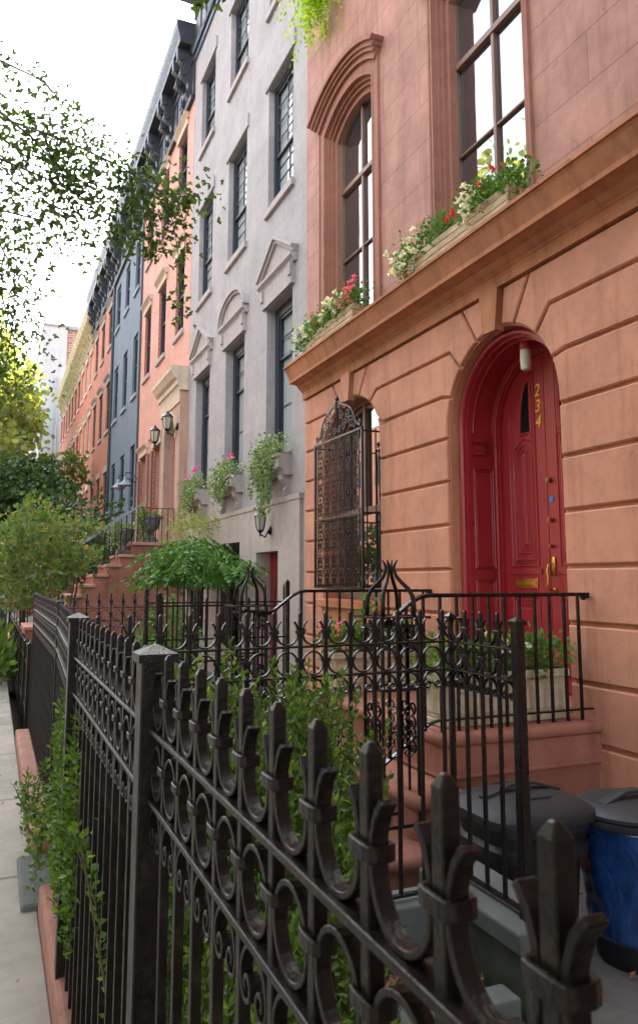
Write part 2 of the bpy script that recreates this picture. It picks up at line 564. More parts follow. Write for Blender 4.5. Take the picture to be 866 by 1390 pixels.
# ---- leaves
def leaves(name, P, size, m, parent=None, dirs=None, shape='leaf', jit=.35, seed=1, up=.3, loc=(0, 0, 0)):
    rg = np.random.default_rng(seed)
    P = np.asarray(P, float)
    n = len(P)
    if dirs is None:
        d = rg.normal(size=(n, 3)); d[:, 2] += up
    else:
        d = np.asarray(dirs, float) + rg.normal(size=(n, 3)) * jit
    d /= np.linalg.norm(d, axis=1)[:, None] + 1e-9
    w = rg.normal(size=(n, 3))
    s_ = np.cross(d, w); s_ /= np.linalg.norm(s_, axis=1)[:, None] + 1e-9
    nn = np.cross(s_, d)
    L = size * rg.uniform(.65, 1.25, n)[:, None]
    if shape == 'leaf':      # base, left, tip, right : folded along the rib
        W = .5
        V = [P, P + d * L * .5 + s_ * L * W * .5 + nn * L * .08, P + d * L, P + d * L * .5 - s_ * L * W * .5 + nn * L * .08]
        F = [(0, 1, 2), (0, 2, 3)]
    elif shape == 'round':
        W = .8
        V = [P, P + d * L * .35 + s_ * L * W * .5, P + d * L * .8 + s_ * L * W * .38 + nn * L * .1, P + d * L, P + d * L * .8 - s_ * L * W * .38 + nn * L * .1, P + d * L * .35 - s_ * L * W * .5]
        F = [(0, 1, 2, 3), (0, 3, 4, 5)]
    elif shape == 'fan':     # ginkgo: stalk then a fan with a notch
        V = [P, P + d * L * .35, P + d * L * .82 + s_ * L * .5, P + d * L * 1.0 + s_ * L * .22 + nn * L * .06, P + d * L * .86, P + d * L * 1.0 - s_ * L * .22 + nn * L * .06, P + d * L * .82 - s_ * L * .5]
        F = [(1, 2, 3, 4), (1, 4, 5, 6)]
    k = len(V)
    co = np.stack(V, 1).reshape(-1, 3)
    base = (np.arange(n) * k)[:, None]
    faces = np.concatenate([base + np.array(f)[None, :] for f in F], 1).reshape(n * len(F), -1)
    off = ORG.get(parent.name, Vector((0, 0, 0))) if parent is not None else Vector((0, 0, 0))
    co = co - np.array(off) - np.array(loc)
    me = bpy.data.meshes.new(name)
    me.from_pydata(co.tolist(), [], faces.tolist())
    t = np.clip(rg.normal(.45, .25, n), 0, 1)
    ca = me.color_attributes.new('tint', 'FLOAT_COLOR', 'POINT')
    tt = np.repeat(t, k)
    arr = np.stack([tt, tt, tt, np.ones_like(tt)], 1).astype(np.float32).ravel()
    ca.data.foreach_set('color', arr)
    me.materials.append(m)
    return link_mesh(name, me, parent, loc)

def clumps(c, r, k, n, sig, seed=1, shell=.5):
    rg = np.random.default_rng(seed)
    u = rg.normal(size=(k, 3)); u /= np.linalg.norm(u, axis=1)[:, None]
    u *= (shell + (1 - shell) * rg.random(k) ** .6)[:, None]
    C = np.array(c) + u * np.array(r)
    idx = rg.integers(0, k, n)
    sg = sig * rg.uniform(.5, 1.3, k)[idx][:, None]
    return C[idx] + rg.normal(size=(n, 3)) * sg, C

def tree(label, base, h, cc, cr, k, n, sig, size, m, seed, trunk_r=.12, group=None, cat='tree', name='street_tree', shape='round', nb=10):
    t = empty(name, label, cat, base, group=group)
    P, C = clumps(cc, cr, k, n, sig, seed)
    leaves('crown', P, size, m, t, seed=seed, shape=shape)
    mb = MB()
    b = Vector(base); top = Vector((cc[0], cc[1], cc[2] - cr[2] * .35))
    tr = [b.lerp(top, f) + Vector((math.sin(f * 5 + seed) * .05, math.cos(f * 4) * .05, 0)) for f in (0, .3, .6, 1)]
    mb.tube(tr, [trunk_r, trunk_r * .85, trunk_r * .7, trunk_r * .5], 8)
    for i in range(min(nb, len(C))):
        q = Vector(C[i]); s0 = tr[2].lerp(tr[3], (i % 4) / 4)
        mid = s0.lerp(q, .5) + Vector((0, 0, -.08 * cr[2]))
        mb.tube([s0, mid, q], [trunk_r * .4, trunk_r * .25, trunk_r * .08], 6)
    mb.build('trunk', BARK, t, smooth=True)
    return t

# ------------------------------------------------------------------ setting
GZ = .35       # sidewalk level
def structure(name, mb, m, **kw):
    o = mb.build(name, m, None, **kw)
    o['kind'] = 'structure'
    return o
structure('street', MB().box(-400, -2.6, -400, 400, GZ - .6, GZ - .15), ASPH)
structure('terrain', MB().box(-900, 900, -900, 900, -2, -.6), SOIL)
structure('kerb', MB().box(-2.6, -2.42, -60, 120, -.3, GZ - .003), BLUESTONE, bev=.015)
mb = MB()
y = -3.1
while y < 90:
    mb.box(-2.417, -1.07, y + .006, y + 1.494, GZ - .15, GZ)
    mb.box(-1.06, .263, y + .006, y + 1.494, GZ - .15, GZ)
    y += 1.5
mb.box(-2.41, .26, -3, 90, GZ - .2, GZ - .012)
structure('sidewalk', mb, CONC, bev=.008)
structure('areaway_floor', MB().box(.29, 3.9, -22, 9.5, -.3, 0), FLOOR)
structure('yard_soil', MB().box(.44, 1.84, -3, 3.02, 0.004, .27).box(.40, 1.6, 3.3, 7.9, .004, .2), SOIL)
structure('far_areaway', MB().box(.5, 3.9, 9.5, 60, -.3, .12), FLOOR)
# stone strip under the fence: separate stones
for i, (y0, y1, hh, mt_, lab) in enumerate([(-1.2, 3.92, .47, CURB, 'rust brown curb stone under the front fence, nearest to the camera'),
                              (4.62, 8.0, .45, CURB, 'rust brown curb stone running under the far part of the front fence')]):
    o = MB().box(.262, .40, y0, y1, GZ - .3, hh).build('curb_stone', mt_, None, bev=.02, seg=2)
    tag(o, lab, 'curb stone', 'curb stones under the front fence')
o = MB().box(.19, .40, 3.93, 4.61, GZ - .2, GZ + .03).build('bluestone_slab', BLUESTONE, None, bev=.01)
tag(o, 'flat blue gray slab set between two brown curb stones', 'paving slab')

# ------------------------------------------------------------------ windows
def sash_window(house, X, y0, y1, z0, z1, fm, gm, cols=2, rows=3, fw=.07, arch=0, sill=None, sill_m=None, lintel=None, lint_m=None, fx=.16, rail=.5, name='window', curtain=None):
    """one window: frame mesh part; panes, sill and lintel below it"""
    xf = X + fx
    mb = MB()
    def bar(a0, a1, b0, b1, d0=0, d1=.06): mb.box(xf + d0, xf + d1, a0, a1, b0, b1)
    top = z1
    bar(y0, y0 + fw, z0, top); bar(y1 - fw, y1, z0, top); bar(y0 + fw, y1 - fw, z0, z0 + fw); bar(y0 + fw, y1 - fw, top - fw, top)
    zm = z0 + (z1 - z0) * rail
    a, b = y0 + fw, y1 - fw
    s_ = .045
    # upper sash (outer), lower sash (inner)
    for (c0, c1, dd) in ((zm, top - fw, .02), (z0 + fw, zm + s_, .055)):
        bar(a, a + s_, c0, c1, dd, dd + .03); bar(b - s_, b, c0, c1, dd, dd + .03)
        bar(a + s_, b - s_, c0, c0 + s_, dd, dd + .03); bar(a + s_, b - s_, c1 - s_, c1, dd, dd + .03)
        for i in range(1, cols):
            yy = a + (b - a) * i / cols
            bar(yy - .011, yy + .011, c0 + s_, c1 - s_, dd + .004, dd + .026)
        for i in range(1, rows):
            zz = c0 + (c1 - c0) * i / rows
            bar(a + s_, b - s_, zz - .010, zz + .010, dd + .006, dd + .024)
    f = mb.build(name, fm, house)
    MB().add([(xf + .075, a, z0 + fw), (xf + .075, b, z0 + fw), (xf + .075, b, top - fw), (xf + .075, a, top - fw)], [(0, 3, 2, 1)]).build('glass', gm, f)
    if sill:
        MB().box(X - .06, X + .12, y0 - .07, y1 + .07, z0 - .13, z0 - .002).build('sill', sill_m, f, bev=.008)
    if lintel == 'flat':
        MB().box(X - .035, X + .03, y0 - .16, y1 + .16, z1 + .004, z1 + .26).build('lintel', lint_m, f, bev=.01)
    if lintel == 'cap':
        MB().box(X - .05, X + .02, y0 - .1, y1 + .1, z1 + .003, z1 + .16).sweep_y([(X + .02, z1 + .16), (X - .05, z1 + .16), (X - .07, z1 + .19), (X - .14, z1 + .25), (X - .14, z1 + .29), (X + .02, z1 + .31)], y0 - .17, y1 + .17).build('lintel', lint_m, f, bev=.005)
    return f

def body(mb, X, y0, y1, z1, d=9):
    mb.box(X + .3, X + d, y0, y1, -.3, z1)

# ================================================================== RED BROWNSTONE
XR = 3.8
Y0, Y1 = -2.5, 9.52
house = empty('brownstone_house', 'salmon painted brownstone with an arched red door and flower boxes on its ledge', 'house', (XR, 4, 0))
DC, DR, DZ = 5.2, .755, 3.21            # door arch
WC, WR, WZ, WRI = 8.1, .77, 3.40, .60   # low window arch
door_hole = [(DC - DR, .0), (DC + DR, .0)] + arc(DC, DZ, DR, DR, 0, 180, 28)
win_hole = [(WC - WR, 1.62), (WC + WR, 1.62)] + arc(WC, WZ, WR, WRI, 0, 180, 24)
mb = MB()
facade(mb, XR + .035, rect(Y0, Y1, 0, 4.40), [[(DC - DR, 0.01)] + door_hole[1:], win_hole], .32)
mb.box(XR + .36, XR + 9, Y0, DC - DR - .02, -.3, 4.42)
mb.box(XR + .36, XR + 9, DC + DR + .02, Y1, -.3, 4.42)
mb.box(XR + .95, XR + 9, DC - DR - .02, DC + DR + .02, -.3, 4.42)
mb.box(XR + .3, XR + .95, DC - DR - .3, DC + DR + .3, DZ + DR + .05, 4.42)
mb.build('lower_wall', RED_JOINT, house)

# rusticated blocks
mb = MB()
J = .022
courses = [(-.05, .74), (.74, 1.14), (1.14, 1.543), (1.543, 1.943), (1.943, 2.347), (2.347, 2.748), (2.748, 3.148)]
def blk(poly):
    mb.prism(inset(ccw(poly), J * .62), XR, XR + .036, ch=.012)
def ccw(p):
    a = sum(p[i][0] * p[(i + 1) % len(p)][1] - p[(i + 1) % len(p)][0] * p[i][1] for i in range(len(p)))
    return p if a > 0 else p[::-1]
for z0, z1 in courses:
    blk(rect(Y0, 1.9, z0, z1)); blk(rect(1.9, DC - DR, z0, z1))
    if z1 <= 1.63:
        blk(rect(DC + DR, Y1, z0, z1))
    else:
        zz0 = max(z0, 1.543)
        blk(rect(DC + DR, WC - WR, z0, z1))
        blk(rect(WC + WR, Y1, z0, z1))
ZT = 4.29
# arch blocks: for each opening, horizontal joints turn radial near the opening
def arch_pt(c, r, zc, rz, ang):   # point of the opening
    return (c + r * math.cos(ang), zc + rz * math.sin(ang))
def arch_side(c, r, zc, rz, sgn, yedge, joints):
    """joints: list of (ang on arch deg, kink (dy,z) or None, z at the far edge); top one reaches ZT"""
    prev = [(c + sgn * r, 3.148), (yedge, 3.148)]    # bottom boundary from opening to edge
    prev_ang = 0
    for (ang, kink, ze) in joints:
        a = math.radians(ang)
        po = arch_pt(c, r, zc, rz, a); po = (c + sgn * (po[0] - c), po[1])
        seg = [po]
        if kink: seg.append((c + sgn * kink[0], kink[1]))
        if ze is not None: seg.append((yedge, ze))
        # arch points between prev_ang and ang
        ap = []
        for i in range(0, 7):
            q = math.radians(prev_ang + (ang - prev_ang) * i / 6)
            if zc + rz * math.sin(q) < 3.148: continue
            p = arch_pt(c, r, zc, rz, q)
            ap.append((c + sgn * (p[0] - c), p[1]))
        poly = prev[::-1] + ([prev[0]] if False else [])
        full = prev[::-1]
        if ap and (abs(ap[0][0] - full[-1][0]) < 1e-5 and abs(ap[0][1] - full[-1][1]) < 1e-5): ap = ap[1:]
        if prev_ang == 0 and zc > 3.149: full = full + [(c + sgn * r, zc)]
        full += [p for p in ap if p != full[-1]]
        if full[-1] != seg[0] and (abs(full[-1][0] - seg[0][0]) > 1e-5 or abs(full[-1][1] - seg[0][1]) > 1e-5): full.append(seg[0])
        full += seg[1:]
        if ze is None: full += []
        if ze is None:      # joint meets the top band
            if prev[-1][1] < ZT - .001 and abs(prev[-1][0] - yedge) < 1e-6:
                full.append((yedge, ZT))
        cl = [full[0]]
        for p in full[1:]:
            if abs(p[0] - cl[-1][0]) + abs(p[1] - cl[-1][1]) > 1e-4: cl.append(p)
        blk(cl)
        prev = seg; prev_ang = ang
def kpt(c, r, zc, rz, ang, out):
    a = math.radians(ang)
    return ((r + out) * math.cos(a), zc + (rz + out) * math.sin(a))
for (c, r, zc, rz, e0, e1) in ((DC, DR, DZ, DR, 1.9, (DC + DR + WC - WR) / 2), (WC, WR, WZ, WRI, (DC + DR + WC - WR) / 2, Y1)):
    for sgn, ye in ((-1, e0), (1, e1)):
        j1 = kpt(c, r, zc, rz, 24, .17)
        j2 = kpt(c, r, zc, rz, 46, .25)
        js = [(24, (j1[0], 3.55), 3.55), (46, (j2[0], 3.945), 3.945)]
        a3 = 70
        p3 = arch_pt(0, r, zc, rz, math.radians(a3))
        js.append((a3, (p3[0] + .23 * (r / .755), ZT), None))
        arch_side(c, r, zc, rz, sgn, ye, js)
        # last voussoir beside the keystone
        p4 = arch_pt(0, r, zc, rz, math.radians(83.5))
        arcp = [arch_pt(0, r, zc, rz, math.radians(a3 + (83.5 - a3) * i / 4)) for i in range(5)]
        poly = arcp + [(.135, ZT), (p3[0] + .23 * (r / .755), ZT)]
        blk([(c + sgn * y, z) for y, z in poly])
ym = (DC + DR + WC - WR) / 2
for za, zb in ((3.148, 3.55), (3.55, 3.945), (3.945, ZT)):
    mb.box(XR, XR + .03, ym - .0256, ym + .0256, za + .0256, zb - .0256)
mb.build('stone_block', RED_LOW, house)
# keystones
for c, r, zc, rz in ((DC, DR, DZ, DR), (WC, WR, WZ, WRI)):
    k = MB().prism([(c - .075, zc + rz - .035), (c + .075, zc + rz - .035), (c + .125, ZT - .002), (c - .125, ZT - .002)], XR - .05, XR + .04)
    k.build('keystone', RED_LEDGE if c == DC else RED_LOW, house, bev=.006)
# frieze band, ledge
prof = [(XR + .04, 4.29), (XR - .03, 4.29), (XR - .03, 4.385), (XR - .05, 4.40), (XR - .05, 4.412), (XR - .075, 4.43), (XR - .105, 4.465), (XR - .105, 4.478), (XR - .12, 4.482), (XR - .12, 4.492),
        (XR - .225, 4.494), (XR - .225, 4.56), (XR - .213, 4.565), (XR - .213, 4.582), (XR - .235, 4.585), (XR - .235, 4.598), (XR - .24, 4.612), (XR - .25, 4.63), (XR - .272, 4.655), (XR - .287, 4.675), (XR - .29, 4.69), (XR - .308, 4.693), (XR - .308, 4.722), (XR + .04, 4.735)]
seams = [Y0, 1.2, 3.86, 6.55, 8.9, Y1 + .02]
mb = MB()
for a, b in zip(seams[:-1], seams[1:]):
    mb.sweep_y(prof, a + .003, b - .003)
mb.sweep_y([(XR + .03, 4.3), (XR - .02, 4.3), (XR - .04, 4.41), (XR - .1, 4.47), (XR - .21, 4.5), (XR - .29, 4.69), (XR + .03, 4.7)], Y0, Y1)
mb.build('ledge', RED_LEDGE, house)
# upper wall with two arched windows
XU = 3.83
UW = [(8.15, .10), (5.40, .0)]
UZ0, UZS, URI = 4.78, 7.66, .22
def segment(c, h, zs, rise, n=20):
    Rr = (h * h + rise * rise) / (2 * rise)
    a = math.degrees(math.asin(h / Rr))
    return arc(c, zs + rise - Rr, Rr, Rr, 90 - a, 90 + a, n)
def steps_arch(c, h, z0, zs, rise, n=20):
    return [(c - h, z0), (c + h, z0)] + segment(c, h, zs, rise, n)
holes = [steps_arch(c, .74, 4.74, 7.82, .25) for c, h in UW]
mb = MB()
facade(mb, XU, rect(Y0, Y1, 4.70, 12.0), holes, .1)
mb.box(XU + .5, XU + 9, Y0, Y1, 4.6, 12)
mb.box(XU + .1, XU + .5, Y0, 4.6, 4.6, 12); mb.box(XU + .1, XU + .5, 6.2, 7.4, 4.6, 12); mb.box(XU + .1, XU + .5, 8.95, Y1, 4.6, 12)
mb.box(XU + .1, XU + .5, 4.6, 6.2, 8.1, 12); mb.box(XU + .1, XU + .5, 7.4, 8.95, 8.1, 12)
mb.build('upper_wall', RED_UP, house)
for c, h in UW:
    # frame with arched head
    fm = MB()
    xw = 4.02
    outer = steps_arch(c, .66, UZ0 - .02, UZS + .03, URI + .04)
    inner = steps_arch(c, .592, UZ0 + .06, UZS, URI)
    def ring_part(m_, o_, i_, xa, xb):
        n = len(o_)
        m_.add([(xa, y, z) for y, z in o_] + [(xa, y, z) for y, z in i_] + [(xb, y, z) for y, z in i_] + [(xb, y, z) for y, z in o_],
               [(i, n + i, n + (i + 1) % n, (i + 1) % n) for i in range(n)] + [(n + i, 2 * n + i, 2 * n + (i + 1) % n, n + (i + 1) % n) for i in range(n)] + [(i, (i + 1) % n, 3 * n + (i + 1) % n, 3 * n + i) for i in range(n)])
    ring_part(fm, outer, inner, xw, xw + .07)
    fm.box(xw + .006, xw + .06, c - .022, c + .022, UZ0, UZS + URI)
    fm.box(xw - .006, xw + .062, c - .59, c + .59, 6.92, 6.985)
    for z in (5.98,):
        fm.box(xw + .012, xw + .055, c - .59, c - .022, z, z + .024); fm.box(xw + .012, xw + .055, c + .022, c + .59, z, z + .024)
    f = fm.build('window', BRNW, house, bev=.004)
    g = steps_arch(c, .60, UZ0, UZS, URI + .02)
    n = len(g)
    MB().add([(xw + .045, y, z) for y, z in g], [tuple(range(n))[::-1]]).build('glass', GLASS, f)
    # stepped architrave
    am = MB()
    for (ho, hi, xa, xb) in ((.775 + h, .745 + h, XU - .032, XU + .02), (.745 + h, .715, XU - .018, XU + .02), (.735, .705, XU - .026, XU + .06), (.708, .678, XU + .035, XU + .12), (.68, .65, XU + .075, XU + .16), (.655, .60, XU + .12, XU + .20)):
        zk = lambda w: UZS + (w - .6) * 1.15
        ring_part(am, steps_arch(c, ho, 4.735, zk(ho), URI + (ho - .6) * .2), steps_arch(c, hi, 4.735, zk(hi), URI + (hi - .6) * .2), xa, xb)
    a = am.build('architrave', RED_TRIM, f)
    hm = MB()
    for (ho, hi, xa) in ((.90 + h, .86 + h, XU - .17), (.87 + h, .82 + h, XU - .13), (.83 + h, .79 + h, XU - .10), (.80 + h, .74 + h, XU - .06)):
        o_ = segment(c, ho, zk(ho) - .05, .30); i_ = segment(c, hi, zk(hi) - .05, .28)
        n = len(o_)
        hm.add([(xa, y, z) for y, z in o_] + [(xa, y, z) for y, z in i_] + [(XU, y, z) for y, z in i_] + [(XU, y, z) for y, z in o_],
               [(i, n + i, n + i + 1, i + 1) for i in range(n - 1)] + [(n + i, 2 * n + i, 2 * n + i + 1, n + i + 1) for i in range(n - 1)] + [(i, i + 1, 3 * n + i + 1, 3 * n + i) for i in range(n - 1)] + [(0, 3 * n, 2 * n, n), (n - 1, 2 * n - 1, 3 * n - 1, 4 * n - 1)])
    hm.build('hood_mould', RED_TRIM, f)
# low arched window
fm = MB()
xw = 3.985
n_in = [(WC - WR + .07, 1.70), (WC + WR - .07, 1.70)] + arc(WC, WZ, WR - .07, WRI - .06, 0, 180, 24)
ring_part(fm, [(WC - WR, 1.625), (WC + WR, 1.625)] + arc(WC, WZ, WR, WRI, 0, 180, 24), n_in, xw, xw + .08)
ring_part(fm, inset(ccw(n_in), .012), inset(ccw(n_in), .055), xw + .03, xw + .1)
fm.box(xw + .01, xw + .075, WC - WR, WC + WR, 2.62, 2.70)
fm.box(xw + .012, xw + .07, WC - .03, WC + .03, 2.7, WZ + WRI)
f = fm.build('window', BRNW, house, bev=.004)
MB().add([(xw + .06, y, z) for y, z in n_in], [tuple(range(len(n_in)))[::-1]]).build('glass', GLASS_G, f)
MB().box(XR - .09, XR + .2, WC - WR - .08, WC + WR + .08, 1.52, 1.615).build('sill', RED_LEDGE, f, bev=.01)
MB().box(XR - .03, XR + .02, WC - .62, WC + .62, 1.02, 1.08).box(XR - .03, XR + .02, WC - .62, WC + .62, 1.36, 1.42).box(XR - .03, XR + .02, WC - .62, WC - .56, 1.08, 1.36).box(XR - .03, XR + .02, WC + .56, WC + .62, 1.08, 1.36).build('apron_panel', RED_LEDGE, house, bev=.006)

# ---- arched red doorway
def arch_ring(mb_, c, z0, zs, ro, ri, xa, xb, n=28, rzo=None, rzi=None):
    o_ = [(c + ro, z0)] + arc(c, zs, ro, rzo or ro, 0, 180, n) + [(c - ro, z0)]
    i_ = [(c + ri, z0)] + arc(c, zs, ri, rzi or ri, 0, 180, n) + [(c - ri, z0)]
    k = len(o_)
    mb_.add([(xa, y, z) for y, z in o_] + [(xa, y, z) for y, z in i_] + [(xb, y, z) for y, z in i_] + [(xb, y, z) for y, z in o_],
            [(i, k + i, k + i + 1, i + 1) for i in range(k - 1)] + [(k + i, 2 * k + i, 2 * k + i + 1, k + i + 1) for i in range(k - 1)] + [(i, i + 1, 3 * k + i + 1, 3 * k + i) for i in range(k - 1)])
    return mb_
cas = MB()
arch_ring(cas, DC, .93, DZ, .752, .69, 3.925, 4.0)
pth = [(3.925, DC + .715, .93)] + [(3.925, y, z) for y, z in arc(DC, DZ, .715, .715, 0, 180, 30)] + [(3.925, DC - .715, .93)]
cas.tube(pth, .024, 8)
arch_ring(cas, DC, .93, DZ, .70, .672, 3.955, 4.0)
casing = cas.build('door_casing', REDP, house, auto=True)
jam = MB()
arch_ring(jam, DC, .93, DZ, .682, .6745, 4.002, 4.30)
def jamb_frame(mb_, sgn, z0, z1, x0, x1, r=.010):
    y = DC + sgn * .668
    mb_.tube([(x0, y, z0), (x1, y, z0), (x1, y, z1), (x0, y, z1)], r, 6, closed=True)
    mb_.tube([(x0 + .02, y + .002 * sgn, z0 + .02), (x1 - .02, y + .002 * sgn, z0 + .02), (x1 - .02, y + .002 * sgn, z1 - .02), (x0 + .02, y + .002 * sgn, z1 - .02)], r * .6, 6, closed=True)
for sgn in (-1, 1):
    jamb_frame(jam, sgn, 1.95, 2.86, 4.02, 4.23)
    jamb_frame(jam, sgn, 1.05, 1.85, 4.02, 4.23)
    jam.tube([(4.02 + .07 * k, DC + sgn * .664, z) for k, z in ((0, 3.0), (2, 3.0), (2, 3.12), (0, 3.12))], .016, 6, closed=True)
for x in (4.02, 4.235):
    jam.tube([(x, y, z) for y, z in [(DC + .668, 3.2)] + arc(DC, DZ, .664, .664, 3, 177, 30) + [(DC - .668, 3.2)]], .011, 6)
jam.build('jamb_panel', REDP, casing, auto=True)
fr = MB()
arch_ring(fr, DC, .93, DZ, .670, .615, 4.24, 4.33)
arch_ring(fr, DC, .93, DZ, .63, .60, 4.262, 4.32)
fr.tube([(4.24, y, z) for y, z in [(DC + .635, .93)] + arc(DC, DZ, .635, .635, 0, 180, 30) + [(DC - .635, .93)]], .012, 6)
fr.build('inner_frame', REDP, casing, auto=True)
def quarter(sgn, yi, ro, z0, zb=None, n=14, cz=DZ):
    """leaf outline: from the meeting line yi out to radius ro"""
    a_end = math.degrees(math.acos(max(-1, min(1, yi / ro))))
    pts = [(yi, z0), (ro, z0)] + [(ro * math.cos(math.radians(a_end * i / n)), cz + ro * math.sin(math.radians(a_end * i / n))) for i in range(n + 1)]
    return [(DC + sgn * y, z) for y, z in pts]
for sgn in (1, -1):
    lf = MB()
    lf.prism(quarter(sgn, .004, .61, .94), 4.30, 4.36)
    x = 4.30
    def mould(pts, r, dx=0):
        lf.tube([(x - dx, y, z) for y, z in pts], r, 6, closed=True)
    stile = .14
    top = quarter(sgn, stile, .50, 1.97)
    mould(top, .014); mould(inset(ccw(top), .028), .009); mould(inset(ccw(top), .05), .012)
    # glazed quarter light frame
    gl = [(DC + sgn * y, z) for y, z in [(.17, 3.14), (.335, 3.14)] + [(.17 + .165 * math.cos(math.radians(a)), 3.22 + .42 * math.sin(math.radians(a))) for a in range(0, 91, 10)]]
    mould(gl, .016)
    # tall arched panel under the light
    tp = [(DC + sgn * y, z) for y, z in [(.20, 2.08), (.40, 2.08)] + [(.30 + .10 * math.cos(math.radians(a)), 2.92 + .12 * math.sin(math.radians(a))) for a in range(0, 181, 15)]]
    mould(tp, .013); mould(inset(ccw(tp), .03), .009); mould(inset(ccw(tp), .055), .009)
    lf.prism(inset(ccw(tp), .07), 4.285, 4.31, ch=.01)
    lf.tube([(x, DC + sgn * y, z) for y, z in ((.16, 3.06), (.3, 3.1), (.42, 3.02))], .014, 6)
    bp = [(DC + sgn * y, z) for y, z in ((.15, 1.08), (.50, 1.08), (.50, 1.70), (.15, 1.70))]
    mould(bp, .014); mould(inset(ccw(bp), .03), .009); mould(inset(ccw(bp), .06), .009)
    lf.prism(inset(ccw(bp), .09), 4.285, 4.31, ch=.012)
    lf.box(4.286, 4.31, *sorted((DC + sgn * .10, DC + sgn * .53)), 1.90, 1.945)
    leaf = lf.build('door', REDP, house, auto=True)
    gg = inset(ccw(gl), .014)
    MB().add([(4.296, y, z) for y, z in gg], [tuple(range(len(gg)))[::-1]]).build('glass', GLASS_D, leaf)
    if sgn == 1:
        s1 = MB().box(4.285, 4.302, DC + .16, DC + .46, 1.775, 1.865)
        s1.box(4.275, 4.287, DC + .18, DC + .44, 1.795, 1.845)
        s1.build('mail_slot', BRASS, leaf, bev=.004)
        for ch, z in (('2', 3.50), ('3', 3.36), ('4', 3.22)):
            cu = bpy.data.curves.new('numeral', 'FONT')
            cu.body = ch; cu.size = .155; cu.extrude = .003; cu.align_x = 'CENTER'; cu.shear = .2
            tmp = bpy.data.objects.new('numeral', cu)
            me = bpy.data.meshes.new_from_object(tmp)
            bpy.data.objects.remove(tmp)
            R_ = Matrix(((0, 0, -1), (-1, 0, 0), (0, 1, 0))).to_4x4()
            for vtx in me.vertices:
                q = R_ @ vtx.co
                vtx.co = Vector((4.296, DC + .085, z - .055)) + q - ORG[leaf.name]
            me.materials.clear(); me.materials.append(GOLD)
            link_mesh('numeral', me, leaf)
    else:
        for z, r in ((2.69, .024), (2.35, .022), (2.13, .016)):
            MB().tube([(4.30, DC - .045, z), (4.262, DC - .045, z)], r, 16).tube([(4.262, DC - .045, z), (4.256, DC - .045, z)], r * .6, 12).build('lock', BRASSD, leaf, auto=True)
        st = MB().tube([(4.30, DC - .05, 2.525), (4.293, DC - .05, 2.525)], .030, 20).build('sticker', paint('blue_sticker', (.05, .14, .5), .3, .05, .02), leaf)
        hp = MB().box(4.285, 4.302, DC - .075, DC - .02, 1.88, 2.04)
        hp.tube([(4.29, DC - .048, 1.98), (4.24, DC - .048, 1.975), (4.225, DC - .048, 1.93), (4.235, DC - .048, 1.86), (4.225, DC - .048, 1.80), (4.25, DC - .048, 1.765), (4.295, DC - .048, 1.765)], [.008, .009, .011, .012, .011, .01, .009], 8)
        hp.tube([(4.30, DC - .048, 1.765), (4.288, DC - .048, 1.765)], .02, 12)
        hp.build('handle', BRASS, leaf, bev=.003, smooth=True)
MB().box(3.82, 4.37, DC - .755, DC + .755, .86, .93).build('threshold', STOOP, house, bev=.01)
pl = empty('porch_light', 'small opal glass cylinder light hanging inside the red door arch', 'lamp', (4.06, 5.12, 3.86))
MB().lathe([(.035, .02), (.045, 0), (.05, -.05), (.05, -.075)], (4.06, 5.12, 3.86), 20).build('mount', REDP, pl, auto=True)
MB().lathe([(.046, -.075), (.047, -.2), (.04, -.245), (.03, -.25)], (4.06, 5.12, 3.86), 20).build('lamp_shade', OPAL, pl, auto=True)

# ------------------------------------------------------------------ stoop
st = empty('entry_stoop', 'rust brown stone stoop rising in three steps to the red door', 'stoop', (2.6, 5.2, 0))
def slab(pts_xy, z0, z1, rn=.035, n=4):
    """plan polygon (x,y) extruded with a rounded edge"""
    mb_ = MB()
    c = pts_xy
    a = sum(c[i][0] * c[(i + 1) % len(c)][1] - c[(i + 1) % len(c)][0] * c[i][1] for i in range(len(c)))
    if a < 0: c = c[::-1]
    rings = []
    h = (z1 - z0) / 2
    for i in range(n * 2 + 1):
        t = -PI / 2 + PI * i / (2 * n)
        d = rn * (1 - math.cos(t))
        rings.append([(x, y, (z0 + z1) / 2 + h * math.sin(t)) for x, y in inset(c, d)])
    k = len(c)
    vs_ = [p for r in rings for p in r]
    fs = []
    for i in range(len(rings) - 1):
        fs += [(i * k + j, i * k + (j + 1) % k, (i + 1) * k + (j + 1) % k, (i + 1) * k + j) for j in range(k)]
    fs += [tuple(range(k - 1, -1, -1)), tuple((len(rings) - 1) * k + j for j in range(k))]
    return mb_.add(vs_, fs)
def plan(x0, x1, y0, y1, r):
    """x0 = street side with rounded corners"""
    pts = [(x1, y0)]
    pts += [(x0 + r - r * math.sin(math.radians(a)), y0 + r - r * math.cos(math.radians(a))) for a in range(0, 91, 15)]
    pts += [(x0 + r - r * math.cos(math.radians(a)), y1 - r + r * math.sin(math.radians(a))) for a in range(0, 91, 15)]
    pts += [(x1, y1)]
    return pts
LY0, LY1 = 4.13, 6.36
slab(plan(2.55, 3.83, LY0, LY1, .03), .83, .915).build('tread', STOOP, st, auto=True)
MB().box(2.585, 3.83, LY0 + .035, LY1 - .035, .65, .832).box(2.62, 3.83, LY0 + .055, LY1 - .055, -.1, .652).box(2.58, 3.83, LY0 + .028, LY1 - .028, .635, .66).build('base', STOOP, st, bev=.006)
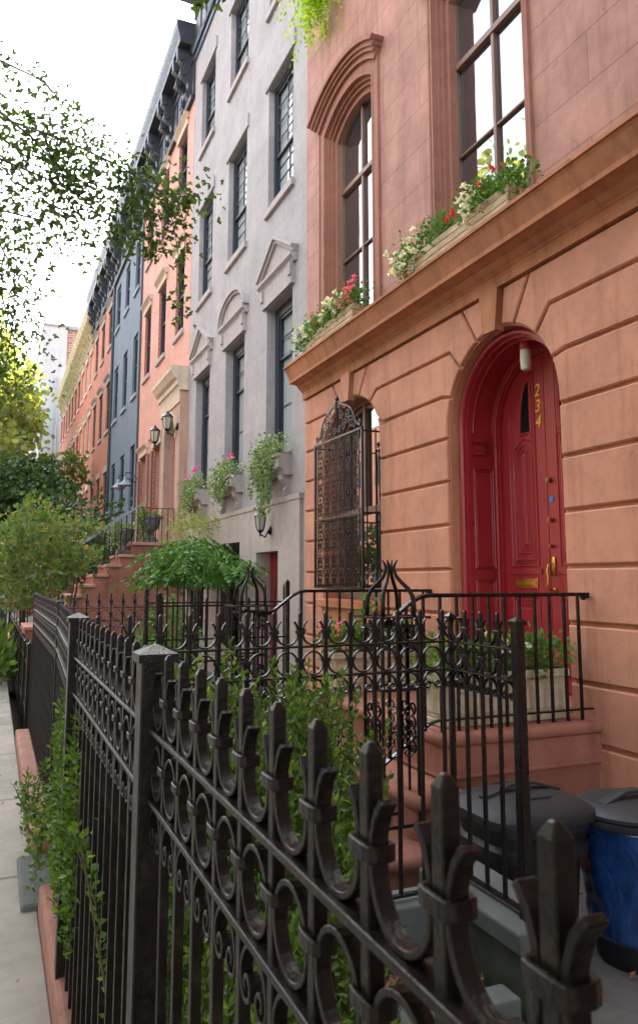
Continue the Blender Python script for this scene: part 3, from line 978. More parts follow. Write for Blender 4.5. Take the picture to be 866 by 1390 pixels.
for (x0, yy0, yy1, r, z) in ((2.24, 3.93, 6.55, .10, .63), (1.97, 3.78, 6.72, .17, .37)):
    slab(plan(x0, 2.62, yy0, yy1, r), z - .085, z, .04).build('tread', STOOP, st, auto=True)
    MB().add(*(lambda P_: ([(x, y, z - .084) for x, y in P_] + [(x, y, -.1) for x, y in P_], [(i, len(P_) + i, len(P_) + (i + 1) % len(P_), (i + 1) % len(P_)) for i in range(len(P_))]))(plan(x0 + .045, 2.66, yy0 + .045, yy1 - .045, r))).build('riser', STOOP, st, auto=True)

# ------------------------------------------------------------------ stoop railings
def baluster(mb_, x, y, z0, z1, r=.0085):
    mb_.picket(x, y, r * 2, z0, z1, .002)
def railing(label, yy, side):
    t = empty('handrail', label, 'railing', (2.5, yy, .9), group='iron handrails of the entry stoop')
    top = MB()
    pts = [(3.79, yy, 1.755), (3.1, yy, 1.757), (2.52, yy, 1.757), (2.46, yy, 1.748), (2.40, yy, 1.72), (2.24, yy, 1.60), (2.17, yy, 1.565), (2.06, yy, 1.56)]
    top.strip(pts, (0, 1, 0), .045, .016)
    top.strip([(p[0], yy, p[2] - .012) for p in pts], (0, 1, 0), .03, .012)
    top.strip([(3.79, yy, 1.74), (3.76, yy, 1.735), (3.74, yy, 1.72)], (0, 1, 0), .04, .03)
    top.build('top_rail', IRON, t, bev=.004)
    low = MB()
    low.strip([(3.79, yy, .985), (2.56, yy, .985), (2.50, yy, .965), (2.08, yy, .68)], (0, 1, 0), .03, .012)
    low.build('bottom_rail', IRON, t)
    n = 12
    xs = [3.70 - i * .122 for i in range(n + 1)]
    for x in xs:
        b_ = MB()
        zt = 1.752 if x > 2.46 else 1.745 - (2.46 - x) * .72
        zb = .91 if x > 2.56 else .98 - (2.56 - x) * .62
        baluster(b_, x, yy, zb if x not in () else zb, zt)
        b_.build('baluster', IRON, t)
    return t
railing('black iron handrail on the near side of the entry stoop', 4.21, -1)
railing('black iron handrail on the far side of the entry stoop, below the grille', 6.28, 1)

def spiral(c, r, turns, a0, dirn, n=14, grow=1):
    pts = []
    for i in range(n + 1):
        f = i / n
        a = a0 + dirn * 2 * PI * turns * f
        rr = r * (1 - .8 * f)
        pts.append((c[0] + rr * math.cos(a), c[1] + rr * math.sin(a)))
    return pts

def newel(label, x, y, zb):
    t = empty('newel_cage', label, 'newel post', (x, y, zb), group='openwork iron newels')
    h = .115
    bars = MB()
    for sx in (-1, 1):
        for sy in (-1, 1):
            bars.picket(x + sx * h, y + sy * h, .017, zb, 1.63, .002)
    for sx, sy in ((-1, 0), (1, 0), (0, -1), (0, 1)):
        bars.picket(x + sx * h * 1.0, y + sy * h * 1.0, .012, zb + .05, 1.60, .002)
    for z in (zb + .05, 1.22, 1.58):
        for a, b in (((-h, -h), (h, -h)), ((h, -h), (h, h)), ((h, h), (-h, h)), ((-h, h), (-h, -h))):
            bars.strip([(x + a[0], y + a[1], z), (x + b[0], y + b[1], z)], (0, 0, 1), .016, .010)
    bars.build('post', IRON_FAR, t)
    # rim plate: square ring
    rp = MB()
    w = .165
    for a, b in (((-w, -w), (w, -w)), ((w, -w), (w, w)), ((w, w), (-w, w)), ((-w, w), (-w, -w))):
        rp.strip([(x + a[0], y + a[1], 1.632), (x + b[0], y + b[1], 1.632)], (0, 0, 1), .012, .03)
    rp.box(x - w, x + w, y - w, y + w, 1.626, 1.631)
    rp.build('rim', IRON_OLD, t)
    for k in range(4):
        cr = MB()
        a = PI / 4 + k * PI / 2
        ux, uy = math.cos(a), math.sin(a)
        prof = [(.145, 1.635), (.147, 1.70), (.138, 1.755), (.11, 1.80), (.07, 1.835), (.04, 1.87), (.027, 1.905), (.025, 1.925), (.032, 1.945), (.048, 1.968)]
        cr.tube([(x + r * ux, y + r * uy, z) for r, z in prof], [.013, .013, .013, .0125, .012, .011, .010, .010, .008, .004], 8)
        cr.build('crown_bar', IRON_OLD, t, smooth=True)
    # scroll ornaments in the sides
    so = MB()
    for (ax, sg) in ((0, -1), (0, 1), (1, -1), (1, 1)):
        for zc in (1.50, 1.06, .92):
            for d in (-1, 1):
                for vv in (-1, 1):
                    pts = spiral((d * .044, zc + vv * .045), .042, 1.1, -PI / 2 * vv, d * vv, 12)
                    P3 = [((x + p[0], y + sg * h, p[1]) if ax == 0 else (x + sg * h, y + p[0], p[1])) for p in pts]
                    so.strip(P3, (0, 1, 0) if ax == 0 else (1, 0, 0), .012, .006)
        cx_, cy_ = (x, y + sg * h) if ax == 0 else (x + sg * h, y)
        so.box(cx_ - .006, cx_ + .006, cy_ - .006, cy_ + .006, .85, 1.585)
        so.build('scrollwork', IRON, t)
        so = MB()
newel('openwork iron newel with flared crown at the near foot of the entry stoop', 2.19, 4.10, .42)
newel('openwork iron newel with flared crown at the far foot of the entry stoop', 2.03, 6.34, .37)

# ------------------------------------------------------------------ fences
# unit meshes in local coordinates: x along the fence, y across, z up from 0 = sidewalk
PK = .0155
def half_circle_path(r, z0, a0, a1, n=14, cx=0):
    return [(cx + r * math.cos(math.radians(a0 + (a1 - a0) * i / n)), 0, z0 + r * math.sin(math.radians(a0 + (a1 - a0) * i / n))) for i in range(n + 1)]
R1, R2 = 1.222, 1.096      # rail tops
def unit_scroll(S, ztop):
    mb_ = MB()
    r = S / 2 - PK / 2 - .004
    # open horseshoe above the top rail
    zc = R1 + r + .003
    left = [(-r + .018, 0, zc + .052), (-r + .008, 0, zc + .040), (-r + .001, 0, zc + .022), (-r, 0, zc)]
    right = [(-p[0], 0, p[2]) for p in left][::-1]
    mb_.strip(left + half_circle_path(r, zc, 180, 360, 16)[1:-1] + right, (0, 1, 0), .016, .0065)
    # horseshoe standing between the rails
    zc = R2 + r + .004
    hgt = R1 - .010 - (R2 + .004) - 2 * r
    mb_.strip(half_circle_path(r, zc, 90, 450, 26)[:-1], (0, 1, 0), .016, .0065, closed=True)
    # arch with curled ends below the second rail
    zt = R2 - .012
    rr = r
    p = half_circle_path(rr, zt - rr, 90, 180, 8)
    curl = spiral((-rr + .021, zt - rr - .004), .021, 1.15, PI, 1, 14)
    pth = p + [(c[0], 0, c[1]) for c in curl[1:]]
    mb_.strip(pth, (0, 1, 0), .016, .006)
    mb_.strip([(-q[0], 0, q[2]) for q in pth], (0, 1, 0), .016, .006)
    return mb_
def unit_collar():
    mb_ = MB()
    for z in (0,):
        w, d = PK / 2 + .011, .0115
        pts = [(w * math.cos(a) * (1.0 if abs(math.cos(a)) > .5 else 1.0), d * 1.0 * math.sin(a), z) for a in [2 * PI * k / 16 for k in range(16)]]
        pts = [(max(-w, min(w, 1.3 * p[0])), max(-d, min(d, 1.3 * p[1])), z) for p in pts]
        mb_.strip(pts, (0, 0, 1), .014, .005, closed=True)
    return mb_

def iron_fence(label, a, b, S, posts=(), mat=IRON_OLD, zb=.10, group=None, first=0, skip=(), cat='fence', name='iron_fence', base=GZ, rail_ext=(0, 0), bottom=True, thick=1.0):
    a, b = Vector((*a, base)), Vector((*b, base))
    d = b - a
    L = d.length
    t = empty(name, label, cat, a, math.atan2(d.y, d.x), group=group, world=False)
    e0, e1 = rail_ext
    for z in (R1, R2):
        MB().box(-e0, L + e1, -.016, .016, z - .009, z).build('rail', mat, t, bev=.0025, seg=2)
    if bottom:
        MB().box(-e0, L + e1, -.012, .012, zb, zb + .012).build('bottom_rail', mat, t)
    n = int(round((L) / S))
    pk = cl = scw = None
    for i in range(0, n + 1):
        x = i * S + first
        if x > L + 1e-3: break
        if i not in skip:
            if pk is None:
                pk = MB().picket(0, 0, PK * thick, zb + .01, 1.365, .009).build('picket', mat, t, loc=(0, 0, 0), bev=.0012)
                cl = unit_collar().build('collar', mat, pk, bev=.001)
                cl.location = (0, 0, R1 + .058)
                c2 = cl.copy(); col.objects.link(c2); c2.parent = pk; c2.location = (0, 0, R2 + .066)
                pk.location = (x, 0, 0)
            else:
                p2 = pk.copy(); col.objects.link(p2); p2.parent = t; p2.location = (x, 0, 0)
                for zz in (R1 + .058, R2 + .066):
                    c2 = cl.copy(); col.objects.link(c2); c2.parent = p2; c2.location = (0, 0, zz)
        if i < n:
            xx = x + S / 2
            if scw is None:
                scw = unit_scroll(S, 0).build('scrollwork', mat, t, bev=.001)
                scw.location = (xx, 0, 0)
            else:
                s2 = scw.copy(); col.objects.link(s2); s2.parent = t; s2.location = (xx, 0, 0)
    for px_, w, top in posts:
        ps = MB().box(px_ - w / 2, px_ + w / 2, -w / 2, w / 2, zb - .1, top - .02).build('post', mat, t, bev=.003)
        e = w / 2 + .007
        MB().add([(px_ - e, -e, top - .028), (px_ + e, -e, top - .028), (px_ + e, e, top - .028), (px_ - e, e, top - .028), (px_ - e, -e, top - .012), (px_ + e, -e, top - .012), (px_ + e, e, top - .012), (px_ - e, e, top - .012), (px_, 0, top + .006)],
                 [(0, 3, 2, 1), (0, 1, 5, 4), (1, 2, 6, 5), (2, 3, 7, 6), (3, 0, 4, 7), (4, 5, 8), (5, 6, 8), (6, 7, 8), (7, 4, 8)]).build('post_cap', mat, ps)
    return t
S1 = .1155
k0 = -.556       # first picket at y = -.556 so that pickets fall at .368 + k*S
n1 = 31
ya = .368 - 8 * S1
yb = ya + n1 * S1           # about 3.025
pidx = 18                   # picket index replaced by the square post (y about 1.523)
iron_fence('tall weathered black iron fence with hoop scrollwork along the sidewalk, section nearest the camera', (.3, ya), (.3, yb), S1,
           posts=((pidx * S1 + .015, .062, 1.37), (n1 * S1 + .01, .062, 1.372)), skip=(pidx, n1), group='sidewalk iron fence sections', rail_ext=(.3, 0))
iron_fence('slanting middle section of the tall sidewalk iron fence, past the second square post', (.302, yb + .07), (.38, 4.94), .1155, posts=((1.86, .03, 1.38),), mat=IRON_OLD, group='sidewalk iron fence sections')
iron_fence('farthest section of the tall sidewalk iron fence, in front of the leafy bushes', (.382, 5.0), (.385, 7.95), .1155, posts=((2.95, .03, 1.375),), mat=IRON_OLD, group='sidewalk iron fence sections')
iron_fence('iron fence with hoop scrollwork crossing the yard towards the stoop', (.335, 3.05), (1.955, 3.105), .1196, mat=IRON_FAR, zb=.14, group='cross fences', first=.04)
iron_fence('iron cross fence with hoop scrollwork beside the brown stoop of the pink house', (.40, 8.1), (1.62, 8.12), .1196, mat=IRON_FAR, zb=.0, group='cross fences', posts=((1.22, .03, 1.37),))
# short return panel ending at the thick post
iron_fence('short black iron fence return ending in a thick square post by the trash bins', (1.97, 3.10), (1.97, 2.60), .122, posts=((.5, .042, 1.345), (0, .024, 1.345)), mat=IRON, zb=.215, group=None, skip=(0, 4))

# far low fence on the sidewalk and others
def plain_fence(label, a, b, S, z0, z1, mat=IRON_FAR, posts=(), group=None, name='picket_fence', rails=(.1, .85), pr=.009, cat='fence', tip=.05, cap=0):
    a, b = Vector((*a, z0)), Vector((*b, z0))
    d = b - a; L = d.length; h = z1 - z0
    t = empty(name, label, cat, a, math.atan2(d.y, d.x), group=group, world=False)
    for r in rails:
        MB().box(0, L, -.012, .012, h * r, h * r + .02).build('rail', mat, t)
    n = int(L / S)
    pk = None
    for i in range(n + 1):
        if pk is None: pk = MB().picket(0, 0, pr * 2, 0.02, h, tip).build('picket', mat, t)
        else:
            p2 = pk.copy(); col.objects.link(p2); p2.parent = t; p2.location = (i * S, 0, 0)
    for x, w, top in posts:
        ps = MB().picket(x, 0, w, -.05, top, .03).build('post', mat, t)
    return t
plain_fence('low black fence with three square posts along the sidewalk, past the tall fence', (.40, 8.75), (.36, 17.0), .13, GZ, GZ + .80, IRON_OLD, posts=((0, .07, .86), (1.0, .06, .82), (2.3, .06, .80)), rails=(.12, .72, .95))
plain_fence('tall plain spear fence in front of the gray house, behind the foliage', (1.7, 9.35), (3.5, 9.35), .125, .1, 1.80, IRON_FAR, posts=((0, .05, 1.66), (.45, .03, 1.7), (1.8, .05, 1.75)), rails=(.1, .60, .86))
plain_fence('plain iron gate panel between the cross fence and the gray house yard', (1.64, 8.14), (2.6, 8.16), .12, .3, 1.66, IRON_FAR, posts=((0, .03, 1.38), (.96, .03, 1.36)), rails=(.05, .5, .93), name='iron_gate', cat='gate')
plain_fence('dark spear fence beside the sidewalk in front of the blue house', (.32, 19.6), (.3, 32), .15, GZ, GZ + 1.25, IRON_FAR, rails=(.1, .9))

# ------------------------------------------------------------------ window grille
gr = empty('window_grille', 'black wrought iron window guard with pierced crest over the low arched window', 'window grille', (3.6, 8.02, 1.76))
GX = 3.62
gy0, gy1, gz0, gz1 = 7.38, 8.70, 1.76, 3.50
m = MB()
for y in (gy0, gy1): m.box(GX - .012, GX + .012, y - .014, y + .014, gz0, gz1)
for z in (gz0, gz1): m.box(GX - .012, GX + .012, gy0 - .014, gy1 + .014, z - .012, z + .012)
m.box(GX - .008, GX + .008, gy0, gy1, 2.56, 2.58)
for y in (gy0 + .08, gy1 - .08): m.box(GX - .006, GX + .006, y - .006, y + .006, gz0, gz1)
for z in (gz0 + .02, 2.57, gz1 - .03):
    for y in (gy0, gy1): m.box(GX, XR + .06, y - .009, y + .009, z - .009, z + .009)
for k in range(3):
    m.box(GX + .05 + .055 * k, GX + .062 + .055 * k, gy0 - .006, gy0 + .006, gz0, gz1) if k != 1 else None
m.build('frame', IRON_FAR, gr)
ncol = 6
cwid = (gy1 - gy0 - .10) / ncol
def panelwork(mb_, yc, z0, z1):
    """one lyre-like cast unit"""
    zc, hh, hw = (z0 + z1) / 2, (z1 - z0) / 2, cwid * .40
    for sg in (-1, 1):
        pts = []
        for i in range(15):
            f = -1 + 2 * i / 14
            pts.append((GX, yc + sg * hw * (math.cos(f * PI / 2) ** .8) * (.92), zc + f * hh * .78))
        mb_.strip(pts, (1, 0, 0), .010, .006)
        for v in (-1, 1):
            for (cy, cz, r, tn) in ((.55, .88, .036, 1.2), (.45, .30, .032, 1.3), (.42, .6, .024, 1.1)):
                sp = spiral((yc + sg * hw * cy, zc + v * hh * cz), r, tn, PI / 2 * v, -sg * v, 12)
                mb_.strip([(GX, p[0], p[1]) for p in sp], (1, 0, 0), .009, .0048)
    # central rosette
    mb_.lathe([(.003, -.025), (.012, -.012), (.016, 0), (.012, .012), (.003, .025)], (GX, yc, zc), 8)
    mb_.box(GX - .004, GX + .004, yc - .0035, yc + .0035, z0, z1)
bands = [(gz0 + .02, 2.13), (2.20, 2.55), (2.60, 3.02), (3.05, gz1 - .02)]
for i in range(ncol):
    yc = gy0 + .05 + cwid * (i + .5)
    ms = MB()
    for z0, z1 in bands: panelwork(ms, yc, z0, z1)
    for z in (2.165,):
        ms.lathe([(.004, -.04), (.012, -.02), (.004, 0), (.012, .02), (.004, .04)], (GX, yc, z), 8)
    ms.build('scroll_column', IRON_FAR, gr)
cr = MB()
cyc = (gy0 + gy1) / 2
for sg in (-1, 1):
    pts = [(GX, cyc + sg * y, gz1 + z) for y, z in ((.62, .04), (.56, .06), (.50, .11), (.45, .20), (.38, .28), (.28, .33), (.17, .365), (.07, .40), (.0, .46))]
    cr.strip(pts, (1, 0, 0), .014, .016)
    for (cy, cz, r, tn, a0, dr) in ((.60, .075, .035, 1.3, 0, 1), (.38, .12, .08, 1.6, PI, -1), (.20, .12, .075, 1.6, 0, 1), (.30, .24, .06, 1.5, PI, 1), (.12, .26, .06, 1.5, 0, -1), (.07, .10, .05, 1.3, PI, 1), (.47, .08, .05, 1.4, PI / 2, 1), (.06, .37, .04, 1.3, 0, 1), (.22, .33, .03, 1.2, 0, 1)):
        sp = spiral((cyc + sg * cy, gz1 + cz), r, tn, a0 if sg > 0 else PI - a0, dr * sg, 16)
        cr.strip([(GX, p[0], p[1]) for p in sp], (1, 0, 0), .012, .011)
cr.tube([(GX, cyc, gz1), (GX, cyc, gz1 + .3), (GX, cyc, gz1 + .47)], [.012, .014, .012], 8)
cr.lathe([(.004, -.04), (.028, 0), (.004, .05)], (GX, cyc, gz1 + .46), 8)
cr.build('crest', IRON_FAR, gr)
o = MB().box(3.95, 3.953, 7.44, 7.50, 1.90, 1.925).box(3.95, 3.953, 7.44, 7.50, 1.876, 1.899).box(3.95, 3.953, 7.44, 7.50, 1.852, 1.875)

fl = empty('paper_flag', 'tiny red, white and blue flag standing at the edge of the low window', 'flag', (3.90, 7.42, 1.80))
MB().tube([(3.90, 7.42, 1.63), (3.90, 7.42, 2.06)], .004, 6).build('stick', BRASSD, fl)
for z0, mt in ((2.00, P_RED), (1.965, WHITEP), (1.93, paint('flag_blue', (.02, .25, .55), .6))):
    MB().box(3.896, 3.90, 7.38, 7.42, z0, z0 + .034).build('stripe', mt, fl)

# ------------------------------------------------------------------ potted things
def plant(label, cat, P, size, m, seed, name='potted_plant', flowers=(), dirs=None, shape='round', group=None, up=.5, stems=None):
    P = np.asarray(P)
    base = (float(P[:, 0].mean()), float(P[:, 1].mean()), float(P[:, 2].min()))
    t = empty(name, label, cat, base, group=group)
    leaves('foliage', P, size, m, t, seed=seed, shape=shape, dirs=dirs, up=up)
    rg = np.random.default_rng(seed + 50)
    for nm, FP, fsz, fm in flowers:
        FP = np.asarray(FP)
        k = 9
        for q_ in FP:
            Q = q_ + rg.normal(size=(k, 3)) * fsz * .22
            leaves(nm, Q, fsz, fm, t, seed=int(rg.integers(1, 9999)), shape='round', up=.2)
    if stems is not None:
        mb_ = MB()
        for s_ in stems: mb_.tube(s_, .004, 5)
        mb_.build('stem', STEM, t)
    return t
def boxcloud(x0, x1, y0, y1, z0, z1, n, seed):
    r = np.random.default_rng(seed)
    return np.stack([r.uniform(x0, x1, n), r.uniform(y0, y1, n), z0 + (z1 - z0) * r.random(n) ** 1.2], 1)
def blobs(cs, n, seed):
    r = np.random.default_rng(seed)
    out = []
    for (x, y, z, sx, sy, sz, w) in cs:
        k = int(n * w)
        out.append(np.array([x, y, z]) + r.normal(size=(k, 3)) * np.array([sx, sy, sz]))
    return np.concatenate(out)

# wooden boxes on the ledge
def wood_box(label, y0, y1):
    t = empty('window_box', label, 'planter box', (3.6, (y0 + y1) / 2, 4.735), group='wooden flower boxes on the ledge')
    x0, x1, z0 = 3.545, 3.74, 4.736
    for i in range(3):
        mb_ = MB().box(x0, x0 + .018, y0, y1, z0 + .066 * i + .003, z0 + .066 * i + .064)
        mb_.box(x1 - .018, x1, y0, y1, z0 + .066 * i + .003, z0 + .066 * i + .064)
        mb_.box(x0 + .02, x1 - .02, y0, y0 + .018, z0 + .066 * i + .003, z0 + .066 * i + .064)
        mb_.box(x0 + .02, x1 - .02, y1 - .018, y1, z0 + .066 * i + .003, z0 + .066 * i + .064)
        mb_.build('board', WOOD, t, bev=.003)
    MB().box(x0 + .02, x1 - .02, y0 + .02, y1 - .02, z0, z0 + .17).build('soil', SOIL, t)
wood_box('weathered wooden flower box on the ledge above the red door', 4.62, 6.06)
wood_box('weathered wooden flower box on the ledge above the window grille', 7.46, 8.86)
plant('bushy green and white flowering plants with red geraniums in the box above the red door', 'flowers',
      blobs([(3.62, 5.75, 5.02, .06, .14, .08, .30), (3.62, 5.05, 5.0, .06, .15, .07, .40), (3.60, 4.65, 4.98, .05, .10, .06, .16)], 2100, 3), .036, L_POT, 3,
      flowers=(('geranium', blobs([(3.56, 4.95, 5.12, .03, .22, .04, 1), (3.56, 5.45, 5.08, .02, .1, .03, .6)], 6, 5), .035, P_RED),
               ('white_flower', blobs([(3.55, 5.12, 5.03, .05, .08, .09, 1)], 34, 7), .034, P_WHITE)))
plant('white trailing flowers spilling from the left end of the box above the red door', 'flowers',
      blobs([(3.58, 6.18, 4.92, .07, .10, .09, 1)], 750, 14), .03, L_POT, 14, flowers=(('white_flower', blobs([(3.53, 6.20, 4.93, .07, .10, .09, 1)], 60, 8), .036, P_WHITE),))
plant('pink, red and white flowering plants in the box above the window grille', 'flowers',
      blobs([(3.62, 7.62, 5.0, .06, .14, .08, .3), (3.60, 8.1, 5.0, .06, .16, .08, .3), (3.60, 8.65, 4.97, .07, .17, .07, .35), (3.58, 8.98, 4.88, .05, .08, .06, .1)], 2300, 24), .034, L_POT, 24,
      flowers=(('pink_flower', blobs([(3.56, 7.62, 5.06, .05, .12, .07, 1)], 20, 9), .038, P_PINK),
               ('white_flower', blobs([(3.55, 8.2, 5.1, .05, .12, .06, .7), (3.54, 8.85, 5.0, .06, .14, .06, .5), (3.56, 7.95, 5.12, .04, .08, .05, .3)], 40, 10), .04, P_WHITE),
               ('red_flower', blobs([(3.54, 8.5, 5.02, .03, .1, .03, 1)], 3, 11), .03, P_RED)))

def stone_planter(label, x0, x1, y0, y1, z0, h, group='cast stone planters on the stoop'):
    t = empty('stone_planter', label, 'planter', ((x0 + x1) / 2, (y0 + y1) / 2, z0), group=group)
    b_ = MB().box(x0 + .015, x1 - .015, y0 + .015, y1 - .015, z0 + .045, z0 + h - .05)
    b_.box(x0, x1, y0, y1, z0, z0 + .045)
    n = 4
    w = (x1 - x0 - .05) / n
    for i in range(n):
        for yy in (y0 + .004, y1 - .024):
            a, b2 = x0 + .025 + i * w + .02, x0 + .025 + (i + 1) * w - .02
            b_.box(a, b2, yy, yy + .02, z0 + .075, z0 + h - .10)
    for k, ys in enumerate((y0 + .04, )):
        b_.box(x0 + .004, x0 + .02, y0 + .04, y1 - .04, z0 + .075, z0 + h - .10)
    b_.build('body', PLANTER, t, bev=.008, seg=2)
    MB().box(x0 - .012, x1 + .012, y0 - .012, y1 + .012, z0 + h - .055, z0 + h).build('rim', PLANTER, t, bev=.012, seg=2)
    MB().box(x0 + .02, x1 - .02, y0 + .02, y1 - .02, z0 + h - .05, z0 + h + .004).build('soil', SOIL, t)
stone_planter('long tan cast stone planter on the near side of the stoop landing', 2.66, 3.66, 4.29, 4.58, .918, .33)
stone_planter('long tan cast stone planter on the far side of the stoop landing', 2.62, 3.66, 5.90, 6.19, .918, .33)
plant('leafy plant with white blooms in the near stone planter', 'flowers', blobs([(2.85, 4.42, 1.32, .12, .07, .06, .3), (3.15, 4.42, 1.33, .12, .07, .06, .3), (3.45, 4.42, 1.33, .12, .07, .07, .4)], 1500, 31), .042, L_POT, 31,
      flowers=(('white_flower', blobs([(3.1, 4.38, 1.40, .25, .05, .05, 1)], 12, 33), .026, P_WHITE), ('yellow_flower', blobs([(3.0, 4.36, 1.38, .2, .04, .05, 1)], 8, 34), .022, P_YEL)))
plant('leafy plant with pale pink blooms in the far stone planter', 'flowers', blobs([(2.85, 6.03, 1.32, .13, .07, .07, .4), (3.25, 6.03, 1.32, .18, .07, .06, .4), (2.98, 6.0, 1.52, .04, .04, .08, .08)], 1500, 41), .045, L_POT, 41,
      flowers=(('pink_flower', blobs([(2.75, 6.0, 1.42, .1, .05, .04, 1)], 12, 43), .024, P_PINK), ('white_flower', blobs([(3.2, 6.0, 1.38, .2, .05, .04, 1)], 8, 44), .022, P_WHITE)))

# ------------------------------------------------------------------ bluestone planter walls
o = MB().box(1.90, 2.12, 2.52, 3.2, 0, .46).build('low_wall', MOSSY, None, bev=.008)
tag(o, 'mossy low stone wall under the short iron fence by the bins', 'wall')
w_ = empty('coping_stone', 'pale blue gray coping slab under the short iron fence return', 'coping', (2.0, 2.86, .46), group='blue gray coping slabs')
MB().box(1.86, 2.16, 2.50, 3.24, .462, .545).build('slab', BLUESTONE, w_, bev=.012, seg=2)
w_ = empty('coping_stone', 'pale blue gray coping slab under the cross fence, edging the planting bed', 'coping', (1.1, 3.15, .40), group='blue gray coping slabs')
MB().box(.42, 1.855, 3.03, 3.22, .20, .475).build('slab', BLUESTONE, w_, bev=.012, seg=2)
w_ = empty('coping_stone', 'narrow lower stone edging around the dry leaf pit, nearest the camera', 'coping', (1.6, 2.58, .3), group='blue gray coping slabs')
MB().box(1.30, 1.86, 2.50, 2.62, 0.1, .33).build('slab', BLUESTONE, w_, bev=.01, seg=2)
P = boxcloud(1.2, 1.86, 2.64, 3.0, .275, .32, 220, 5)
o = leaves('dry_leaves', P, .05, DRY, None, seed=6, shape='leaf', up=.1)
tag(o, 'dry brown leaves and twigs lying in the stone edged pit', 'dry leaves', kind='stuff')

# ------------------------------------------------------------------ bins
def superellipse(rx, ry, e, n=40):
    out = []
    for k in range(n):
        a = 2 * PI * k / n
        c, s_ = math.cos(a), math.sin(a)
        out.append((rx * math.copysign(abs(c) ** (2 / e), c), ry * math.copysign(abs(s_) ** (2 / e), s_)))
    return out
def loft(mb_, cx, cy, levels, e=4, n=40, rot=0):
    vs_ = []
    for rx, ry, z in levels:
        for x, y in superellipse(rx, ry, e, n):
            vs_.append((cx + x * math.cos(rot) - y * math.sin(rot), cy + x * math.sin(rot) + y * math.cos(rot), z))
    m_ = len(levels)
    fs = []
    for i in range(m_ - 1):
        fs += [(i * n + k, i * n + (k + 1) % n, (i + 1) * n + (k + 1) % n, (i + 1) * n + k) for k in range(n)]
    fs += [tuple(range(n - 1, -1, -1)), tuple((m_ - 1) * n + k for k in range(n))]
    return mb_.add(vs_, fs)
b1 = empty('trash_bin', 'black rectangular trash bin with a domed dark gray lid by the stoop wall', 'trash bin', (2.52, 3.30, 0), group=None)
BX, BY = 2.50, 3.32
m_ = MB()
loft(m_, BX, BY, [(.21, .18, .0), (.245, .21, .5), (.25, .215, .52), (.275, .24, .53), (.28, .245, .58), (.26, .22, .60), (.265, .23, .64), (.285, .25, .65), (.285, .25, .70)], 4.5)
m_.box(BX - .07, BX + .07, BY - .27, BY - .235, .52, .56)
m_.build('body', BIN_BODY, b1, auto=True)
m_ = MB()
loft(m_, BX, BY, [(.30, .262, .685), (.305, .267, .70), (.305, .267, .728), (.29, .255, .745), (.25, .215, .772), (.17, .15, .795), (.09, .08, .803), (.02, .02, .806)], 5.5)
lid = m_.build('lid', BIN, b1, auto=True)
m_ = MB()
m_.strip([(BX - .23, BY, .785), (BX - .17, BY, .80), (BX - .06, BY, .832), (BX + .06, BY, .832), (BX + .17, BY, .80), (BX + .23, BY, .785)], (0, 1, 0), .05, .012)
m_.tube([(BX - .2, BY + .12, .775), (BX - .05, BY + .15, .797), (BX + .05, BY + .15, .797), (BX + .2, BY + .12, .775)], .007, 6)
m_.tube([(BX - .2, BY - .12, .775), (BX - .05, BY - .15, .797), (BX + .05, BY - .15, .797), (BX + .2, BY - .12, .775)], .007, 6)
m_.build('handle', BIN, lid, auto=True)
b2 = empty('trash_bin', 'round trash can lined with a blue plastic bag under a dark gray lid', 'trash bin', (3.02, 3.12, 0))
CX, CY = 3.03, 3.12
m_ = MB()
m_.lathe([(.19, 0), (.225, .14), (.225, .16)], (CX, CY, 0), 30)
m_.build('body', BIN_BODY, b2, auto=True)
m_ = MB()
rg = np.random.default_rng(4)
lv = []
for i in range(22):
    z = .13 + i * .53 / 21
    lv.append((.232 + .03 * i / 21 + .003 * math.sin(i * 1.9), z))
m_.lathe(lv, (CX, CY, 0), 48)
bag = m_.build('bag', BAG, b2, smooth=True)
for vtx in bag.data.vertices:
    a = math.atan2(vtx.co.y, vtx.co.x)
    k = .006 * math.sin(a * 7 + vtx.co.z * 9) + .003 * math.sin(a * 17 - vtx.co.z * 21) + .004 * math.sin(a * 3 + vtx.co.z * 13)
    r0 = math.hypot(vtx.co.x, vtx.co.y)
    if r0 > .05:
        vtx.co.x *= 1 + k / r0; vtx.co.y *= 1 + k / r0
m_ = MB()
m_.lathe([(.285, .655), (.29, .665), (.29, .685), (.278, .69), (.29, .70), (.29, .715), (.27, .73), (.2, .75), (.1, .76), (.02, .762)], (CX, CY, 0), 36)
lid = m_.build('lid', BIN, b2, auto=True)
m_ = MB()
m_.strip([(CX - .19, CY, .745), (CX - .13, CY, .765), (CX - .05, CY, .79), (CX + .05, CY, .79), (CX + .13, CY, .765), (CX + .19, CY, .745)], (0, 1, 0), .06, .014)
m_.build('handle', BIN, lid, auto=True)

